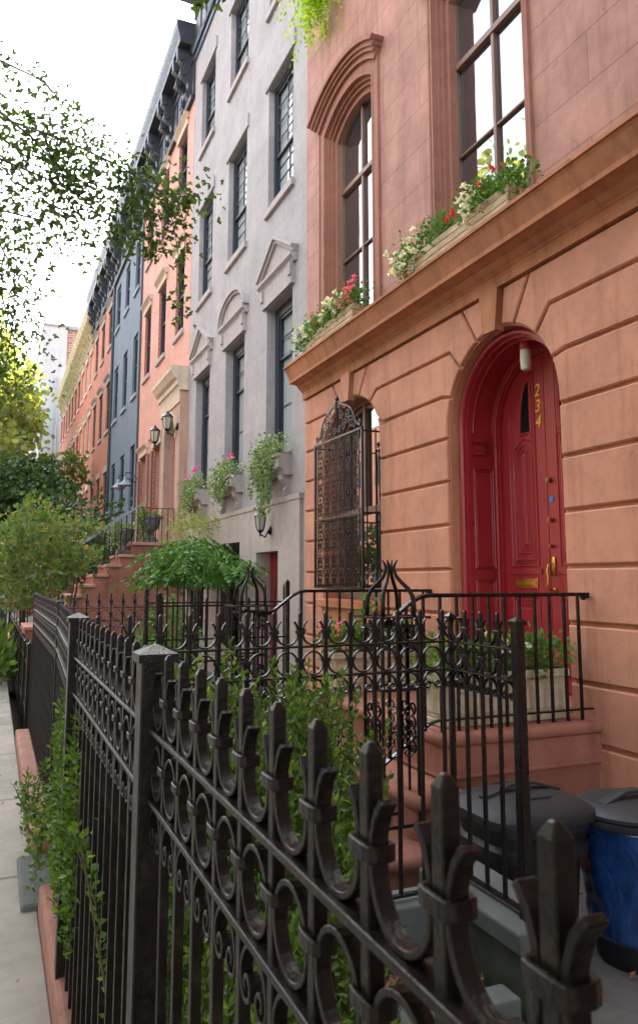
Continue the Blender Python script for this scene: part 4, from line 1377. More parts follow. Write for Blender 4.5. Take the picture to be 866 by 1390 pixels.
# ------------------------------------------------------------------ privet hedge
def shoots(label, spots, seed, name='privet_shrub', fill=0, group='privet shrubs behind the sidewalk fence', lean=.10, lsz=.036, m=L_HEDGE, gap=.017, cat='shrub'):
    """spots: (x, y, z0, ztop)"""
    r = np.random.default_rng(seed)
    P, D, st_ = [], [], MB()
    for (x, y, z0, z1) in spots:
        p = np.array([x, y, z0]); h = z1 - z0
        dx, dy = r.normal(0, lean, 2)
        ns = max(4, int(h / gap))
        a = r.uniform(0, PI)
        pts = []
        for i in range(ns + 1):
            f = i / ns
            q = p + np.array([dx * f * h + .02 * math.sin(f * 6 + a), dy * f * h + .02 * math.cos(f * 5 + a), h * f])
            pts.append(q)
            if f > .10 or r.random() < .5:
                for s_ in (0, PI):
                    an = a + s_ + (i % 2) * PI / 2 + r.normal(0, .25)
                    P.append(q); D.append([math.cos(an), math.sin(an), .55 + .8 * max(0, f - .8) * 5])
        st_.tube([tuple(pts[0]), tuple(pts[len(pts) // 2]), tuple(pts[-1])], [.005, .004, .0015], 5)
    if fill:
        sp = np.array(spots)
        k_ = r.integers(0, len(sp), fill)
        zz = sp[k_, 3] - (sp[k_, 3] - np.maximum(.28, sp[k_, 2] - .12)) * r.random(fill) - .04
        Q = np.stack([sp[k_, 0], sp[k_, 1], zz], 1) + r.normal(size=(fill, 3)) * ([.045, .045, .03] if fill > 8000 else [.022, .05, .03])
        an = r.uniform(0, 2 * PI, fill)
        P = P + list(Q); D = D + list(np.stack([np.cos(an), np.sin(an), r.uniform(.0, 1.0, fill)], 1))
    P = np.array(P)
    t = empty(name, label, cat, (float(P[:, 0].mean()), float(P[:, 1].mean()), float(P[:, 2].min())), group=group)
    leaves('foliage', P, lsz, m, t, dirs=D, jit=.28, seed=seed, shape='leaf')
    st_.build('stem', STEM, t)
    return t
def hedge_spots(n, x0, x1, y0, y1, zt, seed, var=.16):
    r = np.random.default_rng(seed)
    out = []
    for i in range(n):
        x, y = r.uniform(x0, x1), r.uniform(y0, y1)
        z1 = zt + r.normal(0, var)
        out.append((x, y, r.uniform(.3, max(.35, z1 - .5)), z1))
    return [q for q in out if q[0] / q[1] < .46]
shoots('dense green privet bush behind the near fence pickets', hedge_spots(620, .42, .82, 1.0, 1.75, 1.02, 1, .12), 1, lsz=.027, gap=.014, fill=16000)
shoots('bright green privet bush in the middle of the bed, right of the square post', hedge_spots(680, .42, 1.12, 1.75, 2.4, 1.16, 2, .12), 2, lsz=.029, gap=.015, fill=16000)
shoots('tall privet bush with long shoots in front of the cross fence', hedge_spots(520, .45, 1.32, 2.4, 2.95, 1.22, 3, .15), 3, lsz=.031, gap=.016, fill=11000)
shoots('privet shoots growing out through the fence over the sidewalk curb', [(.30 + .03 * rnd.random(), 2.75 + .8 * rnd.random(), .78 + .25 * rnd.random(), .98 + .42 * rnd.random()) for _ in range(120)], 5, lean=.05, fill=7500, lsz=.030, group='privet shoots spilling through the fence')
shoots('low privet sprigs leaning out over the sidewalk from the fence foot', [(.275 - .04 * rnd.random(), 3.9 + .8 * rnd.random(), .52 + .1 * rnd.random(), .74 + .16 * rnd.random()) for _ in range(16)], 6, lean=.35, lsz=.036, fill=260, group='privet shoots spilling through the fence')

# ================================================================== GRAY HOUSE
XG = 3.9
gh = empty('gray_townhouse', 'mauve gray stuccoed townhouse with pedimented tall windows', 'house', (XG, 13, 0))
GY0, GY1 = 9.53, 16.93
gw = [(10.27, 11.44), (12.66, 13.86), (15.05, 16.22)]
holes = []
for y0, y1 in gw:
    holes += [rect(y0, y1, 3.62, 6.23), rect(y0, y1, 7.93, 10.12), rect(y0, y1, 11.55, 13.37)]
base_holes = [rect(10.72, 11.76, .0, 2.28), rect(12.66, 13.86, .7, 2.5), rect(15.05, 16.22, .7, 2.5)]
mb = MB()
facade(mb, XG, rect(GY0, GY1, 3.05, 15.8), holes, .30)
body(mb, XG, GY0, GY1, 15.8)
mb.build('wall', GRAY, gh)
mb = MB()
facade(mb, XG - .04, rect(9.86, GY1, 0, 3.052), [[(10.72, .01)] + base_holes[0][1:]] + base_holes[1:], .32)
mb.add([(XG - .04, 9.86, 0), (XG + .3, 9.86, 0), (XG + .3, 9.86, 3.05), (XG - .04, 9.86, 3.05), (XG - .04, GY1, 3.05), (XG + .3, GY1, 3.05)], [(0, 1, 2, 3), (3, 2, 5, 4)])
mb.box(XG - .055, XG + .02, 9.84, GY1, 2.98, 3.06)
mb.box(XG + .02, XG + .2, GY0, 9.86, 0, 3.05)
mb.build('base_wall', BEIGE, gh)
for i, (y0, y1) in enumerate(gw):
    for (z0, z1, rw) in ((7.93, 10.12, 4), (11.55, 13.37, 3)):
        f = sash_window(gh, XG, y0, y1, z0, z1, BLACKW, GLASS_C, 2, rw, fw=.085, fx=.10, sill=1, sill_m=GRAY_TRIM, rail=.42)
        MB().box(XG - .035, XG + .02, y0 - .12, y1 + .12, z1 + .003, z1 + .27).build('lintel', GRAY, f, bev=.01)
    # tall parlor window
    f = sash_window(gh, XG, y0, y1, 3.62, 6.23, BLACKW, GLASS_C, 1, 2, fw=.16, fx=.15, sill=None, rail=.66)
    pd = MB()
    a, b = y0 - .2, y1 + .2
    pd.box(XG - .06, XG + .02, y0 - .1, y1 + .1, 6.235, 6.55)                     # frieze
    pd.sweep_y([(XG + .02, 6.55), (XG - .05, 6.55), (XG - .07, 6.59), (XG - .12, 6.63), (XG - .12, 6.68), (XG + .02, 6.69)], a, b)
    c = (a + b) / 2
    for yy in (y0 - .1, y1 + .0):
        yy += -.004 if yy < y0 else .004
        pd.box(XG - .09, XG + .015, yy, yy + .1, 6.36, 6.547)                      # consoles
        pd.box(XG - .065, XG + .015, yy + .015, yy + .085, 6.24, 6.357)
    if i != 1:
        rise = .44
        pd.prism([(a, 6.69), (b, 6.69), (c, 6.69 + rise)], XG - .04, XG + .02)
        for s0, s1 in (((a - .01, 6.685), (c, 6.69 + rise)), ((b + .01, 6.685), (c, 6.69 + rise))):
            dd = Vector((s1[0] - s0[0], s1[1] - s0[1])).normalized(); nn = Vector((-dd.y, dd.x))
            if nn.y < 0: nn = -nn
            for (w0, w1, xx) in ((.055, .10, XG - .125), (0, .055, XG - .085)):
                pd.prism([(s0[0] + nn.x * w0, s0[1] + nn.y * w0), (s0[0] + nn.x * w1, s0[1] + nn.y * w1), (s1[0] + nn.x * w1 * 0, s1[1] + w1 * 1.12), (s1[0], s1[1] + w0 * 1.12)], xx, XG + .02)
    else:
        R_ = [(y, z) for y, z in arc(c, 6.70, (b - a) / 2 - .02, .42, 0, 180, 16)]
        pd.prism(R_, XG - .04, XG + .02)
        for (w0, w1, xx) in ((0, .05, XG - .085), (.05, .10, XG - .125)):
            o_ = arc(c, 6.69, (b - a) / 2 - .05 + w1, .40 + w1, 0, 180, 16); i_ = arc(c, 6.69, (b - a) / 2 - .05 + w0, .40 + w0, 0, 180, 16)
            for q in range(16):
                pd.prism([o_[q], o_[q + 1], i_[q + 1], i_[q]], xx, XG + .02)
    pd.build('pediment', GRAY_TRIM, f)
for y0, y1 in gw[1:]:
    f = sash_window(gh, XG - .04, y0, y1, .7, 2.5, BLACKW, GLASS_D, 2, 2, fx=.2)
    bb = MB()
    for k in range(9):
        bb.picket(XG - .02, y0 + .06 + k * (y1 - y0 - .12) / 8, .018, .7, 2.5, .01)
    bb.build('window_bar', IRON_FAR, f)
d_ = MB().box(XG + .20, XG + .25, 10.76, 11.74, .1, 2.27)
d_.tube([(XG + .19, 10.85, z) for z in (.3, 2.6)], .012, 6); d_.tube([(XG + .19, 10.95, z) for z in (.3, 2.6)], .012, 6)
d_.build('door', REDP2, gh)
# gray house cornice: dark blue-black
def cornice(parent, X, y0, y1, zb, zt, proj, m, bm=None, pairs=2.35, single=False, off=.4, fr=1.25):
    """zb = soffit, zt = top, fr = frieze depth below the soffit"""
    h = zt - zb
    mb_ = MB()
    mb_.box(X - .045, X + .02, y0, y1, zb - fr, zb)
    mb_.sweep_y([(X + .02, zb - .02), (X - .08, zb - .02), (X - .10, zb + .04), (X - .12, zb + .08), (X - proj * .84, zb + .10), (X - proj * .84, zb + .36 * h), (X - proj * .9, zb + .5 * h), (X - proj * .97, zb + .68 * h), (X - proj, zb + .86 * h), (X - proj, zt), (X + .02, zt)], y0, y1)
    mb_.sweep_y([(X + .02, zb - fr - .02), (X - .09, zb - fr - .02), (X - .12, zb - fr + .06), (X + .02, zb - fr + .09)], y0, y1)
    mb_.sweep_y([(X + .02, zb - .32), (X - .07, zb - .32), (X - .09, zb - .26), (X + .02, zb - .24)], y0, y1)
    y_ = y0 + .25
    while y_ < y1 - .3:
        mb_.box(X - .07, X, y_, y_ + .34, zb - fr + .22, zb - .42)
        y_ += .5
    cn = mb_.build('cornice', m, parent)
    y = y0 + off
    p = proj
    while y < y1 - .1:
        for dy in ((0,) if single else (-.24, .24)):
            br = MB()
            w = .085
            pr = [(X - .04, zb - .92 * fr), (X - .12, zb - .94 * fr), (X - .17, zb - .88 * fr), (X - .16, zb - .78 * fr), (X - .12, zb - .68 * fr), (X - .15, zb - .58 * fr), (X - .30 * p / .5, zb - .50 * fr), (X - .34 * p / .5, zb - .36 * fr), (X - .30 * p / .5, zb - .24 * fr), (X - .36 * p / .5, zb - .20 * fr), (X - .42 * p / .5, zb - .08 * fr), (X - .42 * p / .5, zb + .09), (X - .04, zb + .09)]
            br.sweep_y(pr, y + dy - w, y + dy + w)
            for (rx, rz, rr) in ((.34, -.12, .08), (.27, -.42, .085), (.14, -.84, .065)):
                br.tube([(X - rx * p / .5, y + dy - w - .025, zb + rz * fr), (X - rx * p / .5, y + dy + w + .025, zb + rz * fr)], rr, 12)
            br.build('bracket', bm or m, cn, bev=.008)
        y += pairs
    return cn
cornice(gh, XG, GY0, GY1, 15.75, 16.5, .55, BLACKC, off=.65, pairs=2.3, fr=1.22)
MB().box(XG - .045, XG + .02, GY0, GY1, 14.36, 14.52).build('frieze', paint('blue_frieze_paint', (.06, .09, .14), .4), gh)
MB().tube([(XG - .03, 9.56, 3.1), (XG - .03, 9.565, 6), (XG - .03, 9.555, 9.5), (XG - .03, 9.56, 14.4)], .012, 6).build('cable', IRON, gh)

# stone flower boxes of gray house with ivy
for i, (y0, y1) in enumerate(gw):
    which = ('the near parlor window of the gray house', 'the middle parlor window of the gray house', 'the far parlor window of the gray house')[i]
    t = empty('stone_window_box', 'carved gray stone window box on brackets under ' + which, 'planter box', (3.75, (y0 + y1) / 2, 3.3), group='stone window boxes of the gray house')
    MB().sweep_y([(XG, 3.36), (XG - .12, 3.36), (XG - .15, 3.42), (XG - .22, 3.46), (XG - .22, 3.60), (XG - .25, 3.62), (XG - .25, 3.66), (XG, 3.66)], y0 - .05, y1 + .05).build('body', GRAY_TRIM, t, bev=.008)
    for yy in (y0 + .02, y1 - .16):
        MB().sweep_y([(XG, 3.05), (XG - .07, 3.07), (XG - .09, 3.14), (XG - .06, 3.2), (XG - .14, 3.30), (XG - .15, 3.355), (XG, 3.355)], yy, yy + .14).build('bracket', GRAY_TRIM, t, bev=.008)
    r = np.random.default_rng(60 + i)
    cy = (y0 + y1) / 2
    cs = [(XG - .16, cy, 3.78, .08, (y1 - y0) * .27, .10, .6), (XG - .26, cy, 3.55, .035, (y1 - y0) * .26, .12, .4)]
    P = [blobs(cs, 1500, 70 + i)]
    for k in range(11 if i == 0 else 5):
        yy = r.uniform(y0, y1); L_ = r.uniform(.2, .85) if i == 0 else r.uniform(.2, .5)
        n = int(L_ * 130)
        zz = 3.6 - np.arange(n) / 130
        P.append(np.stack([XG - .27 + r.normal(0, .02, n), yy + np.cumsum(r.normal(0, .006, n)) + r.normal(0, .02, n), zz], 1))
    P = np.concatenate(P)
    fl_ = ()
    if i == 1: fl_ = (('magenta_flower', [(XG - .2, 12.75, 3.98), (XG - .2, 12.72, 4.02)], .05, P_MAG),)
    if i == 2: fl_ = (('magenta_flower', [(XG - .2, 15.4, 4.1), (XG - .2, 15.2, 4.13), (XG - .2, 15.3, 4.08), (XG - .22, 15.9, 3.98)], .055, P_MAG),)
    plant('variegated ivy trailing from the stone box under ' + which, 'ivy', P, .045, L_IVY, 60 + i, name='trailing_ivy', flowers=fl_, group='ivy in the stone window boxes')

def lantern(label, c, wall, s=1.0, style='hex', group=None):
    x, y, z = c
    t = empty('wall_lantern', label, 'lantern', c, group=group)
    gl = MB().lathe([(.045 * s, -.14 * s), (.062 * s, -.10 * s), (.088 * s, .06 * s), (.09 * s, .07 * s)], c, 6)
    gl.build('glass', LAMPG, t)
    fr_ = MB()
    for k in range(6):
        a = 2 * PI * k / 6
        fr_.tube([(x + r * s * math.cos(a), y + r * s * math.sin(a), z + zz * s) for r, zz in ((.048, -.14), (.065, -.10), (.091, .06), (.093, .07))], .006 * s, 5)
    fr_.lathe([(.10 * s, .068 * s), (.104 * s, .078 * s), (.085 * s, .10 * s), (.05 * s, .135 * s), (.02 * s, .15 * s), (.022 * s, .165 * s), (.006 * s, .19 * s)], c, 12)
    fr_.lathe([(.005 * s, -.235 * s), (.02 * s, -.21 * s), (.012 * s, -.19 * s), (.03 * s, -.17 * s), (.055 * s, -.145 * s), (.05 * s, -.135 * s)], c, 12)
    fr_.build('frame', IRON, t)
    arm = MB()
    wx, wy, wz = wall
    arm.tube([(x, y, z - .2 * s), ((x + wx) / 2, (y + wy) / 2, z - .24 * s), (wx - .02, wy, wz), (wx, wy, wz)], .012 * s, 8)
    arm.lathe([(.01 * s, -.07 * s), (.045 * s, -.05 * s), (.06 * s, 0), (.045 * s, .05 * s), (.01 * s, .07 * s)], (wx, wy, wz), 12, sx=.5)
    arm.build('arm', IRON, t, smooth=True)
    return t
lantern('black tapered wall lantern above the basement door of the gray house', (3.66, 10.95, 2.73), (3.845, 11.05, 2.60), 1.0)

# ================================================================== PINK HOUSE
ph = empty('pink_brick_townhouse', 'pink painted brick townhouse with black bracketed cornice and cream portico', 'house', (XG, 20, 0))
PY0, PY1 = 16.95, 23.7
pw = [(17.68, 18.62), (19.86, 20.82), (22.02, 22.98)]
holes = []
for y0, y1 in pw:
    holes += [rect(y0, y1, 7.86, 9.90), rect(y0, y1, 11.45, 13.1)]
low = [arched(17.42, 18.72, 2.68, 5.15, .62), rect(19.95, 21.05, 2.9, 5.45), rect(22.0, 23.1, 2.9, 5.45)]
mb = MB()
facade(mb, XG, rect(PY0, PY1, 0, 14.7), holes + low, .30)
mb.box(XG + .3, XG + 9, PY0, PY1, 5.9, 14.9)
mb.box(XG + .45, XG + 9, PY0, PY1, -.3, 5.9)
mb.build('wall', PINK, ph)
for h in holes + low[1:]:
    y1 = h[1][0]
    rv = MB()
    rv.box(XG + .004, XG + .072, y1 - .012, y1 + .0, h[0][1], h[2][1])
    rv.build('brick_reveal', RAWBRICK, ph)
for y0, y1 in pw:
    for (z0, z1) in ((7.86, 9.90), (11.45, 13.1)):
        sash_window(ph, XG, y0, y1, z0, z1, BLACKW, GLASS_D, 1, 1, fw=.08, fx=.075, sill=1, sill_m=GRAY_TRIM, lintel='cap', lint_m=CREAM)
for y0, y1 in ((19.95, 21.05), (22.0, 23.1)):
    f = sash_window(ph, XG, y0, y1, 2.9, 5.45, BLACKW, GLASS_D, 1, 2, fw=.09, fx=.2, lintel='cap', lint_m=CREAM)
    for yy in (y1 + .01, y0 - .36):
        MB().box(XG - .05, XG - .01, yy, yy + .35, 2.95, 5.4).build('shutter', paint('brown_shutter_paint', (.22, .09, .06), .5), f, bev=.005)
# portico
pt = MB()
facade(pt, XG - .17, rect(17.02, 19.18, 2.68, 6.20), [arched(17.44, 18.74, 2.70, 5.12, .62)], .55)
pt.add([(XG - .17, 17.02, 2.68), (XG + .02, 17.02, 2.68), (XG + .02, 17.02, 6.2), (XG - .17, 17.02, 6.2)], [(0, 1, 2, 3)])
pt.box(XG - .24, XG + .01, 17.0, 17.30, 2.68, 3.05); pt.box(XG - .24, XG + .01, 18.9, 19.2, 2.68, 3.05)
pt.build('door_surround', PORTICO, ph)
pt = MB()
pt.sweep_y([(XG, 6.18), (XG - .2, 6.18), (XG - .22, 6.27), (XG - .26, 6.30), (XG - .26, 6.42), (XG - .33, 6.47), (XG - .38, 6.56), (XG - .42, 6.62), (XG - .42, 6.72), (XG, 6.74)], 16.97, 19.26)
pt.prism([(17.02, 5.9), (17.02, 6.18), (19.18, 6.18), (19.18, 5.9)], XG - .20, XG - .17)
o_ = arc(18.09, 5.12, .74, .74, 0, 180, 16); i_ = arc(18.09, 5.12, .67, .64, 0, 180, 16)
for q in range(16): pt.prism([o_[q], o_[q + 1], i_[q + 1], i_[q]], XG - .20, XG - .17)
pt.build('door_cornice', CREAM, ph, bev=.006)
MB().box(XG + .37, XG + .42, 17.40, 18.78, 2.68, 5.9).build('door', BLACKW, ph)
cornice(ph, XG, PY0 + .02, PY1, 14.72, 15.40, .48, BLACKC, off=.55, pairs=1.95, fr=1.28)
MB().tube([(XG - .02, 23.66, 0), (XG - .02, 23.66, 13.5)], .045, 8).build('downspout', BLACKC, ph)
# pink stoop
ps = empty('brown_stoop', 'rust brown stone stoop with broad steps leading to the pink house portico', 'stoop', (1.4, 18, .35), group=None)
zs = [.44, .66, .88, 1.10, 1.32, 1.535, 1.755, 1.975, 2.19, 2.41, 2.68]
x = -.05
xs = [1.46 - .27 * (5 - i) for i in range(11)]
STOOP_TREAD = stone('lit_dusty_stoop_tread', (.44, .225, .165), var=.15, streak=.3)  # dusty tone plus street light put into the colour, lighter than the base
for i, z in enumerate(zs):
    x0 = xs[i]
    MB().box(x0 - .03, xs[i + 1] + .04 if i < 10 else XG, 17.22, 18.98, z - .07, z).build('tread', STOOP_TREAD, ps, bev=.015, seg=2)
mb = MB()
for i, z in enumerate(zs):
    mb.box(xs[i], xs[i + 1] if i < 10 else XG, 17.27, 18.93, 0, z - .07)
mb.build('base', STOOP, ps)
def slope_rail(label, yy, xa, xb, za, zb_, xe, group):
    t = empty('stair_handrail', label, 'railing', (xa, yy, .5), group=group)
    MB().strip([(xa, yy, za), (xb, yy, zb_), (xb + .1, yy, zb_ + .03)], (0, 1, 0), .05, .03).build('top_rail', BLUETRIM, t)
    MB().strip([(xa, yy, za - .72), (xb, yy, zb_ - .78)], (0, 1, 0), .02, .014).build('bottom_rail', IRON_FAR, t)
    MB().strip([(xb + .05, yy, zb_ - .03), (xe, yy, zb_ - .03)], (0, 1, 0), .03, .014).strip([(xb + .05, yy, zb_ - .82), (xe, yy, zb_ - .82)], (0, 1, 0), .03, .014).build('landing_rail', IRON_FAR, t)
    n = 24
    for k in range(n + 1):
        f = k / n
        X_ = xa + (xb - xa) * f
        ztop = za + (zb_ - za) * f
        MB().picket(X_, yy, .016, ztop - .78, ztop, .002).build('baluster', IRON_FAR, t)
    for k in range(1, 7):
        X_ = xb + (xe - xb) * k / 6
        MB().picket(X_, yy, .016, zb_ - .82, zb_ - .02, .002).build('baluster', IRON_FAR, t)
slope_rail('near iron stair handrail of the brown stoop at the pink house', 17.26, .0, 2.90, 1.33, 3.48, XG - .2, 'stair handrails of the brown stoop')
slope_rail('far iron stair handrail of the brown stoop at the pink house', 18.94, .0, 2.90, 1.33, 3.48, XG - .2, 'stair handrails of the brown stoop')
def urn(label, c, s):
    t = empty('stone_urn', label, 'urn', c, group='gray stone urns on the brown stoop')
    MB().lathe([(.16 * s, 0), (.16 * s, .05 * s), (.08 * s, .09 * s), (.06 * s, .15 * s), (.10 * s, .20 * s), (.2 * s, .28 * s), (.245 * s, .40 * s), (.25 * s, .50 * s), (.28 * s, .53 * s), (.28 * s, .56 * s), (.22 * s, .56 * s)], c, 32, lob=.03, nl=16).build('body', URN, t, smooth=True)
    MB().box(c[0] - .18 * s, c[0] + .18 * s, c[1] - .18 * s, c[1] + .18 * s, c[2] - .08, c[2] - .001).build('plinth', URN, t)
urn('gray fluted stone urn on the landing, nearer the portico', (3.22, 17.55, 2.76), .92)
urn('gray fluted stone urn on the stoop steps, left of the other urn', (2.68, 17.75, 2.52), .85)
plant('trailing pale green ivy spilling from the nearer stone urn', 'ivy', blobs([(3.2, 17.5, 3.3, .14, .1, .05, .4), (3.02, 17.4, 3.1, .05, .05, .2, .6)], 700, 90), .05, L_IVY, 90, name='trailing_ivy', flowers=(('red_flower', [(3.2, 17.45, 3.42)], .05, P_RED),), group='ivy in the stone urns')
plant('trailing pale green ivy spilling from the farther stone urn', 'ivy', blobs([(2.66, 17.7, 3.0, .15, .1, .05, .5), (2.5, 17.6, 2.85, .08, .06, .14, .5)], 600, 91), .05, L_IVY, 91, name='trailing_ivy', group='ivy in the stone urns')
lantern('black wall lantern right of the portico arch of the pink house', (3.47, 17.12, 5.44), (3.71, 17.2, 5.35), 1.3, group='portico lanterns')
lantern('black wall lantern left of the portico arch of the pink house', (3.60, 19.3, 5.52), (3.80, 19.25, 5.42), 1.35, group='portico lanterns')
for j, (c, lab) in enumerate((((3.50, 23.3, 4.72), 'blue gray gooseneck barn lamp, upper of the two beside the blue house'), ((3.34, 23.6, 4.66), 'blue gray gooseneck barn lamp, lower of the two beside the blue house'))):
    t = empty('gooseneck_lamp', lab, 'lamp', c, group='gooseneck lamps')
    MB().lathe([(.22, -.06), (.2, -.02), (.1, .06), (.05, .12), (.045, .2), (.02, .22)], c, 20).build('lamp_shade', BLUETRIM, t, smooth=True)
    MB().lathe([(.02, -.11), (.07, -.09), (.08, -.055), (.04, -.03)], c, 12).build('bulb', OPAL, t, smooth=True)
    MB().tube([(c[0], c[1], c[2] + .2), (c[0] + .02, c[1], c[2] + .34), (c[0] + .15, c[1], c[2] + .33), (XG, c[1] - .1, c[2] + .1)], .016, 6).build('arm', IRON_FAR, t)

# ================================================================== BLUE HOUSE
bh = empty('blue_townhouse', 'slate blue stuccoed townhouse with plain dark windows', 'house', (XG, 27, 0))
bw = [(24.28, 25.18), (26.4, 27.36), (28.55, 29.6)]
holes = []
for y0, y1 in bw:
    holes += [rect(y0, y1, 7.80, 9.85), rect(y0, y1, 11.4, 13.1), rect(y0, y1, 4.1, 6.14), rect(y0, y1, .8, 2.6)]
mb = MB()
facade(mb, XG, rect(23.72, 30.1, 0, 14.7), holes, .30)
body(mb, XG, 23.72, 30.1, 14.9)
mb.build('wall', BLUE, bh)
for y0, y1 in bw:
    for k, (z0, z1) in enumerate(((7.80, 9.85), (11.4, 13.1), (4.1, 6.14), (.8, 2.6))):
        sash_window(bh, XG, y0, y1, z0, z1, BLACKW, GLASS_D, 1, 1, fw=.08, fx=.06, sill=1 if k < 2 else None, sill_m=BLUETRIM)
cornice(bh, XG, 23.72, 30.1, 14.72, 15.38, .48, BLACKC, off=1.0, pairs=2.1, fr=1.28)
MB().tube([(XG - .04, 30.05, 0), (XG - .04, 30.05, 13.6)], .06, 8).build('downspout', BLACKC, bh)

# ================================================================== ORANGE BRICK HOUSES
def row_house(label, y0, y1, nwin, wall, lint, gm, zc, cm, name='row_house', light=(), group=None, off=.55, pairs=2.0, sgl=False):
    t = empty(name, label, 'house', (XG, (y0 + y1) / 2, 0), group=group)
    pitch = (y1 - y0) / nwin
    ws = [(y0 + pitch * (i + .5) - .48, y0 + pitch * (i + .5) + .48) for i in range(nwin)]
    hs_ = []
    for a, b in ws:
        hs_ += [rect(a, b, 7.80, 9.75), rect(a, b, 11.3, 12.9), rect(a, b, 4.0, 6.1), rect(a, b, .8, 2.6)]
    mb_ = MB()
    facade(mb_, XG, rect(y0, y1, 0, zc + 1.1), hs_, .25)
    body(mb_, XG, y0, y1, zc + 1.2)
    mb_.build('wall', wall, t)
    for i, (a, b) in enumerate(ws):
        for (z0, z1) in ((7.80, 9.75), (11.3, 12.9), (4.0, 6.1), (.8, 2.6)):
            fm_ = WHITE_TRIM if i in light else BLACKW
            sash_window(t, XG, a, b, z0, z1, fm_, gm if i not in light else GLASS_C, 1, 1, fw=.08, fx=.05, sill=1, sill_m=lint, lintel='cap' if z0 > 5 else 'flat', lint_m=lint)
    cornice(t, XG, y0, y1, zc + 1.15, zc + 1.85, .48 if not sgl else .36, cm, off=off, pairs=pairs, single=sgl, fr=1.25)
    return t
rh4 = row_house('salmon brick row house with black cornice beside the blue house', 30.12, 37.0, 3, ORBRICK, GRAY_TRIM, GLASS_D, 13.55, BLACKC, group='brick row houses down the street')
rh5 = row_house('salmon brick row house with white trimmed windows and ochre cornice at the far end', 37.02, 47.0, 5, ORBRICK, WHITE_TRIM, GLASS_D, 13.4, OCHRE, light=(0, 1, 2), group='brick row houses down the street', off=.3, pairs=.8, sgl=True)
rh6 = row_house('farthest salmon brick row house with ochre cornice, touching the tall gray building', 47.02, 57.0, 5, ORBRICK, WHITE_TRIM, GLASS_D, 13.35, OCHRE, group='brick row houses down the street', off=.3, pairs=.8, sgl=True)
far_stoop = empty('far_stoop', 'cream stone door hood and stoop at the far brick row house', 'stoop', (3, 41, 0))
MB().box(3.3, XG, 40.2, 42.4, 6.1, 6.5).box(3.5, XG, 40.4, 42.2, 5.8, 6.1).build('hood', WHITE_TRIM, far_stoop, bev=.03)
MB().box(1.2, 1.9, 40.4, 42.2, 0, 1.2).box(1.9, 2.6, 40.4, 42.2, 0, 2.0).box(2.6, XG, 40.4, 42.2, 0, 2.7).build('steps', STOOP, far_stoop)

# far buildings that close the street
t = empty('tall_gray_building', 'tall pale gray rendered side wall closing the end of the row', 'building', (7, 63, 0))
MB().box(2.55, 4.25, 59.5, 75, 0, 21.0).build('wall', END_GRAY, t)
MB().box(4.26, 12, 59.8, 75, 0, 20.9).build('brick_wall', OLDBRICK, t)
MB().box(2.5, 4.25, 59.4, 75, 21.0, 21.15).box(4.26, 12.05, 59.6, 75, 20.9, 21.2).build('parapet', BLUETRIM, t)
for k in range(2): MB().tube([(3.5 + .25 * k, 59.46, 8), (3.45 + .28 * k, 59.46, 14), (3.5 + .25 * k, 59.46, 17)], .05, 6).build('pipe', END_GRAY, t)
t = empty('distant_brick_building', 'distant old brick building with a white corner seen left of the tall gray wall', 'building', (1, 80, 0))
mb = MB()
mb.box(-4, 2.2, 78, 95, 0, 21)
mb.build('wall', OLDBRICK, t)
MB().box(2.2, 3.1, 77.9, 95, 0, 21.2).build('corner_wall', WHITE_TRIM, t)
for zz in (6, 10, 14, 17.5):
    for yy in (-2.6, -.6, 1.0):
        MB().box(yy, yy + .9, 77.9, 78.02, zz, zz + 2).build('window', BLACKW, t)

# person and sign far down
def skin_body(name, verts, edges, radii, m, parent, root=0):
    me = bpy.data.meshes.new(name)
    me.from_pydata(verts, edges, [])
    o = link_mesh(name, me, parent)
    o.modifiers.new('Skin', 'SKIN')
    for i, r in enumerate(radii):
        me.skin_vertices[0].data[i].radius = (r, r)
    me.skin_vertices[0].data[root].use_root = True
    s_ = o.modifiers.new('Sub', 'SUBSURF'); s_.levels = 1; s_.render_levels = 1
    me.materials.append(m)
    return o
pe = empty('person', 'person in a blue and pink top standing far down on a stoop', 'person', (.86, 46, 1.35))
V = [(0, 0, .95), (0, 0, 1.2), (0, 0, 1.42), (0, 0, 1.52), (0, 0, 1.64), (-.18, 0, 1.40), (-.24, 0, 1.12), (-.2, -.1, .9), (.18, 0, 1.40), (.24, 0, 1.12), (.22, -.08, .88), (-.09, 0, .9), (-.1, 0, .5), (-.1, .03, .06), (.09, 0, .9), (.1, 0, .5), (.1, .03, .06)]
Ed = [(0, 1), (1, 2), (2, 3), (3, 4), (2, 5), (5, 6), (6, 7), (2, 8), (8, 9), (9, 10), (0, 11), (11, 12), (12, 13), (0, 14), (14, 15), (15, 16)]
skin_body('body', V, Ed, [.13, .13, .12, .055, .10, .06, .045, .03, .06, .045, .03, .09, .065, .045, .09, .065, .045], paint('skin', (.5, .3, .22), .6), pe)
MB().lathe([(.17, .85), (.165, 1.1), (.19, 1.35), (.12, 1.48)], (.86, 46, 1.35), 14, sy=.75).build('shirt', paint('blue_pink_shirt', (.22, .2, .5), .8), pe, smooth=True)
MB().lathe([(.06, 1.58), (.115, 1.66), (.11, 1.72), (.05, 1.76)], (.86, 46.02, 1.35), 12).build('hair', BARK, pe, smooth=True)
o = MB().box(-.1, 2.2, 45.2, 46.8, GZ, 1.345).build('low_stoop', STOOP, None, bev=.02)
tag(o, 'low stone stoop far down the street with a person on it', 'stoop')
sg_ = empty('sign_board', 'small white board on posts above the far fence', 'sign', (.9, 30, .35))
MB().box(.55, 1.25, 30, 30.03, 2.45, 2.85).build('board', WHITEP, sg_)
MB().box(.58, .62, 30.03, 30.06, .3, 2.8).box(1.18, 1.22, 30.03, 30.06, .3, 2.8).build('post', IRON_FAR, sg_)

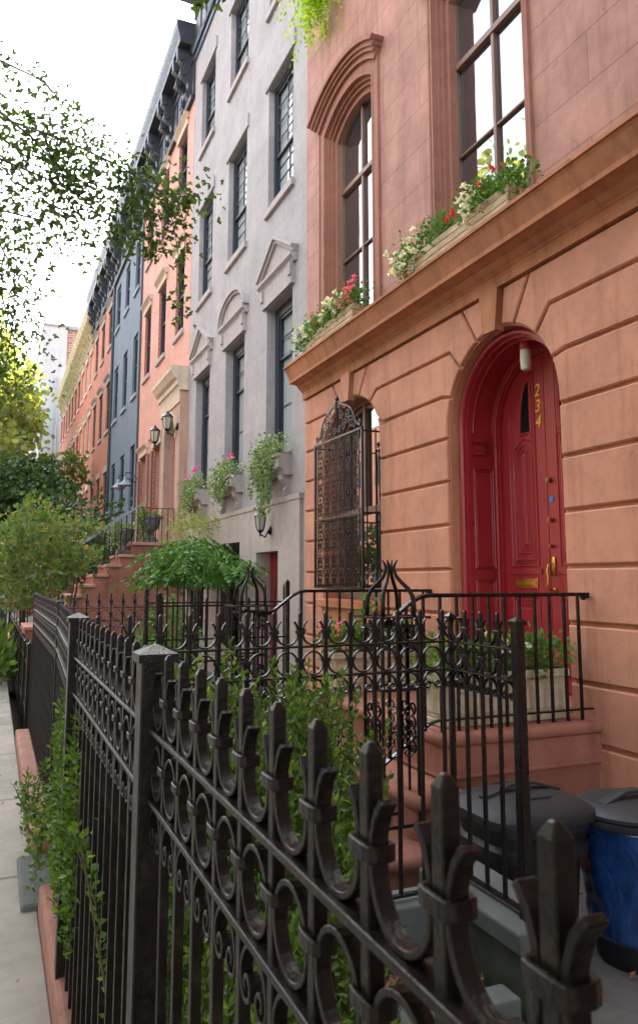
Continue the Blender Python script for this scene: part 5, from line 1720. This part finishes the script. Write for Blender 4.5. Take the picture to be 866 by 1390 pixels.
# ------------------------------------------------------------------ vegetation in the yards
def q_seed(a, rr): return a * .9 + rr * 3.1
def wisteria(label, c, r, n, seed, m=L_WIST, lf=.085, name='wisteria', trunk=True, cat='vine', droop=1.0):
    rg = np.random.default_rng(seed)
    P, D = [], []
    for i in range(n):
        a = rg.uniform(0, 2 * PI); rr = math.sqrt(rg.random())
        lump = .75 + .25 * math.sin(3 * a + seed) + .16 * math.sin(7 * a + 2 * seed)
        q = np.array([c[0] + r[0] * rr * lump * math.cos(a), c[1] + r[1] * rr * lump * math.sin(a), c[2] + r[2] * (math.sqrt(max(0, 1 - rr * rr)) * rg.uniform(.1, 1.1) - .45 + .28 * math.sin(5 * q_seed(a, rr)))])
        an = rg.uniform(0, 2 * PI)
        d = np.array([math.cos(an) * .7 + .5 * math.cos(a), math.sin(an) * .7 + .5 * math.sin(a), -.25 * droop])
        L_ = rg.uniform(.22, .42)
        k = 6
        for j in range(k + 1):
            f = (j + 1) / (k + 1)
            pt_ = q + d * L_ * f + np.array([0, 0, -.16 * f * f * droop])
            side = np.cross(d, [0, 0, 1.])
            side /= np.linalg.norm(side) + 1e-9
            if j == k: P.append(pt_); D.append(d + np.array([0, 0, -.5]))
            else:
                for s_ in (-1, 1): P.append(pt_); D.append(side * s_ + d * .4 + np.array([0, 0, -.45]))
    t = empty(name, label, cat, (c[0], c[1], 0.1))
    leaves('foliage', np.array(P), lf, m, t, dirs=np.array(D), jit=.15, seed=seed)
    if trunk:
        mb_ = MB()
        mb_.tube([(c[0] + .1, c[1], .1), (c[0] + .18, c[1] + .05, .8), (c[0] + .05, c[1], 1.4), (c[0], c[1], 2.0)], [.05, .04, .035, .03], 8)
        mb_.tube([(c[0] + .2, c[1] + .1, .1), (c[0] + .05, c[1] - .05, .8), (c[0] + .2, c[1] + .1, 1.4), (c[0] + .3, c[1], 2.0)], [.04, .035, .03, .02], 8)
        mb_.build('trunk', BARK, t, smooth=True)
    return t
wisteria('broad bright green wisteria canopy over the yard of the gray house', (3.15, 13.3, 2.22), (.82, 1.9, .5), 430, 11, lf=.115)
wisteria('thin yellow green climbing sprays above the wisteria on the gray house wall', (3.45, 14.6, 3.0), (.35, 1.7, .4), 100, 12, m=L_BRIGHT, lf=.055, name='climbing_vine', trunk=False)
wisteria('small fern green shrub behind the iron gate', (2.2, 10.6, 1.2), (.35, .5, .6), 90, 13, name='fern_shrub', trunk=False, cat='shrub')
wisteria('lime green vine hanging from above at the top corner of the brownstone', (3.55, 8.60, 9.9), (.10, .24, .65), 130, 14, m=L_LIME, lf=.075, name='hanging_vine', trunk=False, droop=2.2)
wisteria('dark leafy plant filling the yard behind the cross fence', (1.4, 5.2, .75), (.5, 1.2, .5), 90, 15, m=L_DARK, name='yard_shrub', trunk=False, cat='shrub')

def bush(label, stems, cs, n, size, m, seed, name='bush', group=None, shape='round', cat='bush', sig=1):
    P = blobs(cs, n, seed)
    t = empty(name, label, cat, (stems[0][0][0], stems[0][0][1], stems[0][0][2]), group=group)
    leaves('foliage', P, size, m, t, seed=seed, shape=shape)
    mb_ = MB()
    for s_ in stems: mb_.tube(s_, [.022, .016, .012, .005][:len(s_)], 6)
    mb_.build('stem', BARK, t, smooth=True)
    return t
r = np.random.default_rng(77)
cs = []
for i in range(60):
    a = r.uniform(0, 1)
    x = .2 + 1.15 * a + r.normal(0, .08)
    yy = 13.2 + r.uniform(-1.2, 1.6)
    zmax = 3.05 - .4 * abs(a - .45)
    z = r.uniform(1.55, zmax)
    if x > 1.1: z = max(z, 2.2)
    cs.append((x, yy, z, .09 + .07 * r.random(), .2, .05 + .08 * r.random(), r.uniform(.3, 1.7) / 60))
bush('large airy shrub with green and rusty leaves in front of the brown stoop', [[(1.0, 13.2, .2), (.95, 13.2, 1.2), (.7, 13.1, 2.1), (.4, 13, 3.0)], [(1.05, 13.25, .2), (1.15, 13.2, 1.2), (1.25, 13.2, 2.2), (1.3, 13.4, 3.0)], [(.9, 13.3, .2), (1.0, 13.4, 1.3), (1.0, 13.5, 2.3), (.9, 13.6, 3.3)], [(1.1, 13.0, .2), (1.15, 12.8, 1.2), (1.25, 12.7, 2.0), (1.35, 12.6, 2.7)]], cs, 5000, .078, L_AUT, 77, name='garden_shrub')
cs = [(1.9 + r.uniform(-.9, 1.2), 21.5 + r.uniform(-2, 2.5), 3.2 + r.uniform(-1.3, .8), .3, .4, .22, 1 / 30) for _ in range(30)]
bush('green bush beyond the brown stoop in front of the blue house', [[(1.8, 21.5, .2), (1.9, 21.5, 1.8), (2.0, 21.5, 3.4)], [(1.9, 21.8, .2), (1.6, 21.8, 1.8), (1.4, 21.8, 3.2)]], cs, 3800, .12, L_DARK, 78, name='garden_shrub')
P = blobs([(.02, 12.6, .62, .18, .5, .14, .5), (.05, 14.0, .7, .15, .6, .18, .5)], 900, 79)
plant('low glossy green ground plants filling the tree pit by the sidewalk', 'ground plant', P, .16, L_HEDGE, 79, name='ground_plant', shape='leaf', up=.9)

# trees
tree('dark dense evergreen tree beyond the bush, low on the left', (.9, 27, .35), 5, (.85, 27, 4.6), (1.25, 1.6, 1.3), 40, 6000, .28, .16, L_DARK, 21, .1)
tree('bright sunlit yellow green street tree at the left edge', (-1.9, 33, .35), 15, (-1.2, 33, 7.4), (2.2, 4.0, 5.2), 80, 12000, .45, .26, L_BRIGHT, 22, .25, group='sunlit street trees')
tree('tall pale sunlit street tree in front of the tall gray wall', (-1.9, 48, .35), 15, (-.6, 48, 12.2), (2.5, 4, 4.2), 60, 7000, .5, .3, L_BRIGHT, 23, .28, group='sunlit street trees')
tree('young thin tree with yellowing leaves in front of the tall gray wall', (3.0, 36, .35), 8, (2.6, 36, 6.5), (.9, 1.4, 1.2), 16, 900, .22, .2, L_AUT, 24, .07)
# trees across the street (mirrored in the window glass)
tree('leafy tree across the street mirrored in the windows', (-8.5, 22, .2), 12, (-8.8, 22, 11.8), (3.4, 4.5, 4.4), 60, 6000, .6, .3, L_BRIGHT, 25, .25, group='trees across the street')
tree('second leafy tree across the street mirrored in the windows', (-11, 12, .2), 12, (-11, 13, 6.5), (4.2, 4.5, 3.6), 60, 7000, .8, .3, L_BRIGHT, 26, .25, group='trees across the street')

t = empty('sky_blocking_house', 'unseen brown house added behind the camera to block sky light, next to the salmon brownstone', 'house', (3.9, -12, 0))  # unseen block, added to keep sky light off the near fence
MB().box(3.9, 13, -22, -2.52, -.3, 14).build('wall', RED_TRIM, t)
for k in range(7):
    for zz in (1.2, 4.9, 8.3, 11.2): MB().box(3.88, 3.92, -21 + k * 2.7, -19.9 + k * 2.7, zz, zz + 2).build('window', BLACKW, t)
MB().box(2.3, 3.89, -5.4, -3.4, 0, 1.6).box(1.6, 2.3, -5.4, -3.4, 0, .9).build('stoop', STOOP, t)
tree('unseen dense tree added behind the camera to shade the near yard', (-2.0, -2.5, .35), 9, (-1.2, -2.6, 6.0), (3.4, 3.6, 1.9), 80, 13000, .5, .24, L_DARK, 31, .22, group='unseen street trees added for shade')  # unseen crown, added to darken the low foreground
tree('unseen dense tree added behind and beside the camera to shade the foreground', (-2.1, 3.4, .35), 9, (-3.0, 3.2, 7.0), (2.1, 2.6, 1.7), 50, 5000, .4, .22, L_DARK, 32, .2, group='unseen street trees added for shade')  # second unseen crown, added for the same foreground shade
for i, (ya_, yb_, m_w) in enumerate(((-20, -6, RAWBRICK), (-6, 8, END_GRAY), (8, 24, OLDBRICK), (24, 60, RAWBRICK))):  # unseen row, added to cut the low sky and bounce warm light
    t = empty('unseen_opposite_house', ('unseen red brick house added across the street behind the camera', 'unseen pale rendered house added straight across the street', 'unseen old brick house added across the street ahead', 'unseen long red brick house added across the street farther ahead')[i], 'house', (-16, (ya_ + yb_) / 2, 0), group='unseen houses across the street, added for the light')
    MB().box(-26, -16, ya_, yb_ - .05, -.3, 12.5).build('wall', m_w, t)
    n_ = int((yb_ - ya_) / 2.4)
    for k in range(n_):
        yy = ya_ + (k + .5) * (yb_ - ya_) / n_
        for zz in (1.6, 5.0, 8.4): MB().box(-16.02, -15.98, yy - .5, yy + .5, zz, zz + 2).build('window', BLACKW, t)
# ginkgo: limbs reaching in from the street tree
BR = {'b1': [[-0.45, 7.15, 6.72], [-0.19, 7.07, 6.57], [0.19, 6.93, 6.38], [0.52, 6.85, 5.98], [0.67, 6.82, 5.78]],
'b2': [[-0.52, 6.85, 6.0], [-0.16, 6.72, 5.81], [0.2, 6.49, 5.62], [0.49, 6.29, 5.44], [0.79, 6.08, 5.23], [1.04, 5.9, 5.0], [1.19, 5.74, 4.88], [1.3, 5.59, 4.84]],
'b3': [[-0.35, 6.44, 5.33], [-0.13, 6.36, 5.24], [0.27, 6.31, 5.11], [0.5, 6.24, 4.99], [0.68, 6.19, 4.81]],
'b4': [[-0.36, 6.91, 5.11], [-0.12, 6.82, 5.02], [0.24, 6.68, 4.92], [0.48, 6.5, 4.72]],
'b5': [[-0.37, 7.35, 5.11], [-0.11, 7.27, 4.91], [0.03, 7.24, 4.64], [0.05, 7.27, 4.24], [0.0, 7.37, 3.77]],
't7': [[0.2, 6.49, 5.62], [0.27, 6.49, 5.4], [0.45, 6.44, 5.25], [0.6, 6.39, 5.19]],
'b6': [[-.5, 7.6, 5.0], [-.1, 7.5, 4.6], [.06, 7.5, 4.1], [.1, 7.5, 3.6]],
'b7': [[-.2, 6.4, 5.7], [.1, 6.3, 5.45], [.35, 6.3, 5.2], [.5, 6.25, 4.9]]}
TW = {'t1': [[0.85, 6.05, 5.22], [0.89, 6.07, 5.02], [0.89, 6.1, 4.78], [0.95, 6.11, 4.51]],
't2': [[0.95, 5.92, 5.06], [0.97, 5.95, 4.8], [1.03, 5.96, 4.56], [1.08, 5.96, 4.43]],
't3': [[0.79, 6.08, 5.23], [0.78, 6.11, 5.02], [0.78, 6.15, 4.78], [0.85, 6.15, 4.54]],
't4': [[1.09, 5.78, 4.91], [1.17, 5.78, 4.69], [1.23, 5.79, 4.4], [1.25, 5.83, 4.11], [1.29, 5.84, 3.87]],
't5': [[1.19, 5.74, 4.88], [1.25, 5.74, 4.69], [1.28, 5.77, 4.4]],
't6': [[1.03, 5.9, 5.0], [1.05, 5.93, 4.74], [1.13, 5.93, 4.5]]}
gk = empty('ginkgo_tree', 'ginkgo street tree whose leafy limbs hang into the sky at the upper left', 'tree', (-2.0, 6.9, .35))
mb = MB()
mb.tube([(-2.0, 6.9, .35), (-2.02, 6.92, 2.2), (-1.95, 6.9, 4.0), (-2.0, 6.95, 6.0), (-2.1, 7.0, 8.0)], [.17, .15, .13, .1, .05], 12)
for s0, e in (((-1.97, 6.9, 5.4), BR['b1'][0]), ((-1.95, 6.9, 4.6), BR['b2'][0]), ((-1.95, 6.9, 4.2), BR['b3'][0]), ((-1.95, 6.9, 4.0), BR['b4'][0]), ((-1.95, 6.9, 4.3), BR['b5'][0]), ((-1.95, 6.9, 4.1), BR['b6'][0])):
    mb.tube([s0, tuple((Vector(s0) + Vector(e)) / 2 + Vector((0, 0, .12))), tuple(e)], [.05, .03, .013], 6)
for k, p in BR.items(): mb.tube(p, [.013 - .010 * i / (len(p) - 1) for i in range(len(p))], 6)
for k, p in TW.items(): mb.tube(p, [.005 - .003 * i / (len(p) - 1) for i in range(len(p))], 5)
mb.build('trunk', BARK, gk, smooth=True)
rg = np.random.default_rng(5)
P = []
def along(p, n, sig, t0=0.0):
    p = [np.array(q) for q in p]
    out = []
    for _ in range(n):
        f = (t0 + (1 - t0) * rg.random()) * (len(p) - 1)
        i = min(int(f), len(p) - 2)
        out.append(p[i] + (p[i + 1] - p[i]) * (f - i) + rg.normal(size=3) * sig)
    return out
for k, n, s_ in (('b1', 120, .07), ('b2', 330, .12), ('b3', 300, .16), ('b4', 280, .15), ('b5', 190, .15), ('t7', 90, .08), ('b6', 190, .15), ('b7', 230, .15)):
    P += along(BR[k], int(n * (2.2 if k in ('b1', 'b2', 'b3', 'b4', 't7', 'b7') else 3.2)), s_)
for k, n, s_ in (('t1', 130, .055), ('t2', 100, .05), ('t3', 120, .06), ('t4', 105, .04), ('t5', 70, .04), ('t6', 75, .045)):
    P += along(TW[k], int(n * 1.1), s_ * .8)
# the rest of the crown above and behind, outside the picture
P2, _ = clumps((-2.0, 6.9, 7.5), (1.6, 2.2, 2.0), 40, 2500, .3, 3)
P = np.concatenate([np.array(P), P2[P2[:, 2] > 6.0]])
P = P[(P[:, 0] < -.6) | (P[:, 2] < 6.9)]
leaves('crown', P, .060, L_GINKGO, gk, seed=8, shape='fan', up=-.4)
t = empty('ginkgo_sprig', 'ginkgo sprig hanging in at the top edge in front of the cornice', 'leaves', (.85, 3.58, 4.88))
leaves('foliage', np.array(along([[0.74, 3.63, 4.93], [0.80, 3.61, 4.90], [0.87, 3.59, 4.885], [0.93, 3.56, 4.90]], 34, .022)), .06, L_GINKGO, t, seed=9, shape='fan')
MB().tube([(.6, 3.7, 5.2), (.74, 3.63, 4.98), (.85, 3.59, 4.92), (.94, 3.55, 4.91)], .003, 5).build('twig', BARK, t)

P = np.stack([np.random.default_rng(13).uniform(2.2, 3.7, 60), np.random.default_rng(14).uniform(2.0, 3.9, 60), np.full(60, .008)], 1)
o = leaves('fallen_leaves', P, .05, DRY, None, seed=15, shape='leaf', up=0)
tag(o, 'dry leaves scattered on the areaway floor around the trash bins', 'fallen leaves', kind='stuff')
# fallen leaves on the sidewalk
P = np.stack([np.random.default_rng(3).uniform(.02, .24, 26), np.random.default_rng(4).uniform(2.6, 11, 26), np.full(26, GZ + .008)], 1)
o = leaves('fallen_leaves', P, .035, DRY, None, seed=12, shape='leaf', up=0)
tag(o, 'few dry leaves fallen on the concrete sidewalk', 'fallen leaves', kind='stuff')
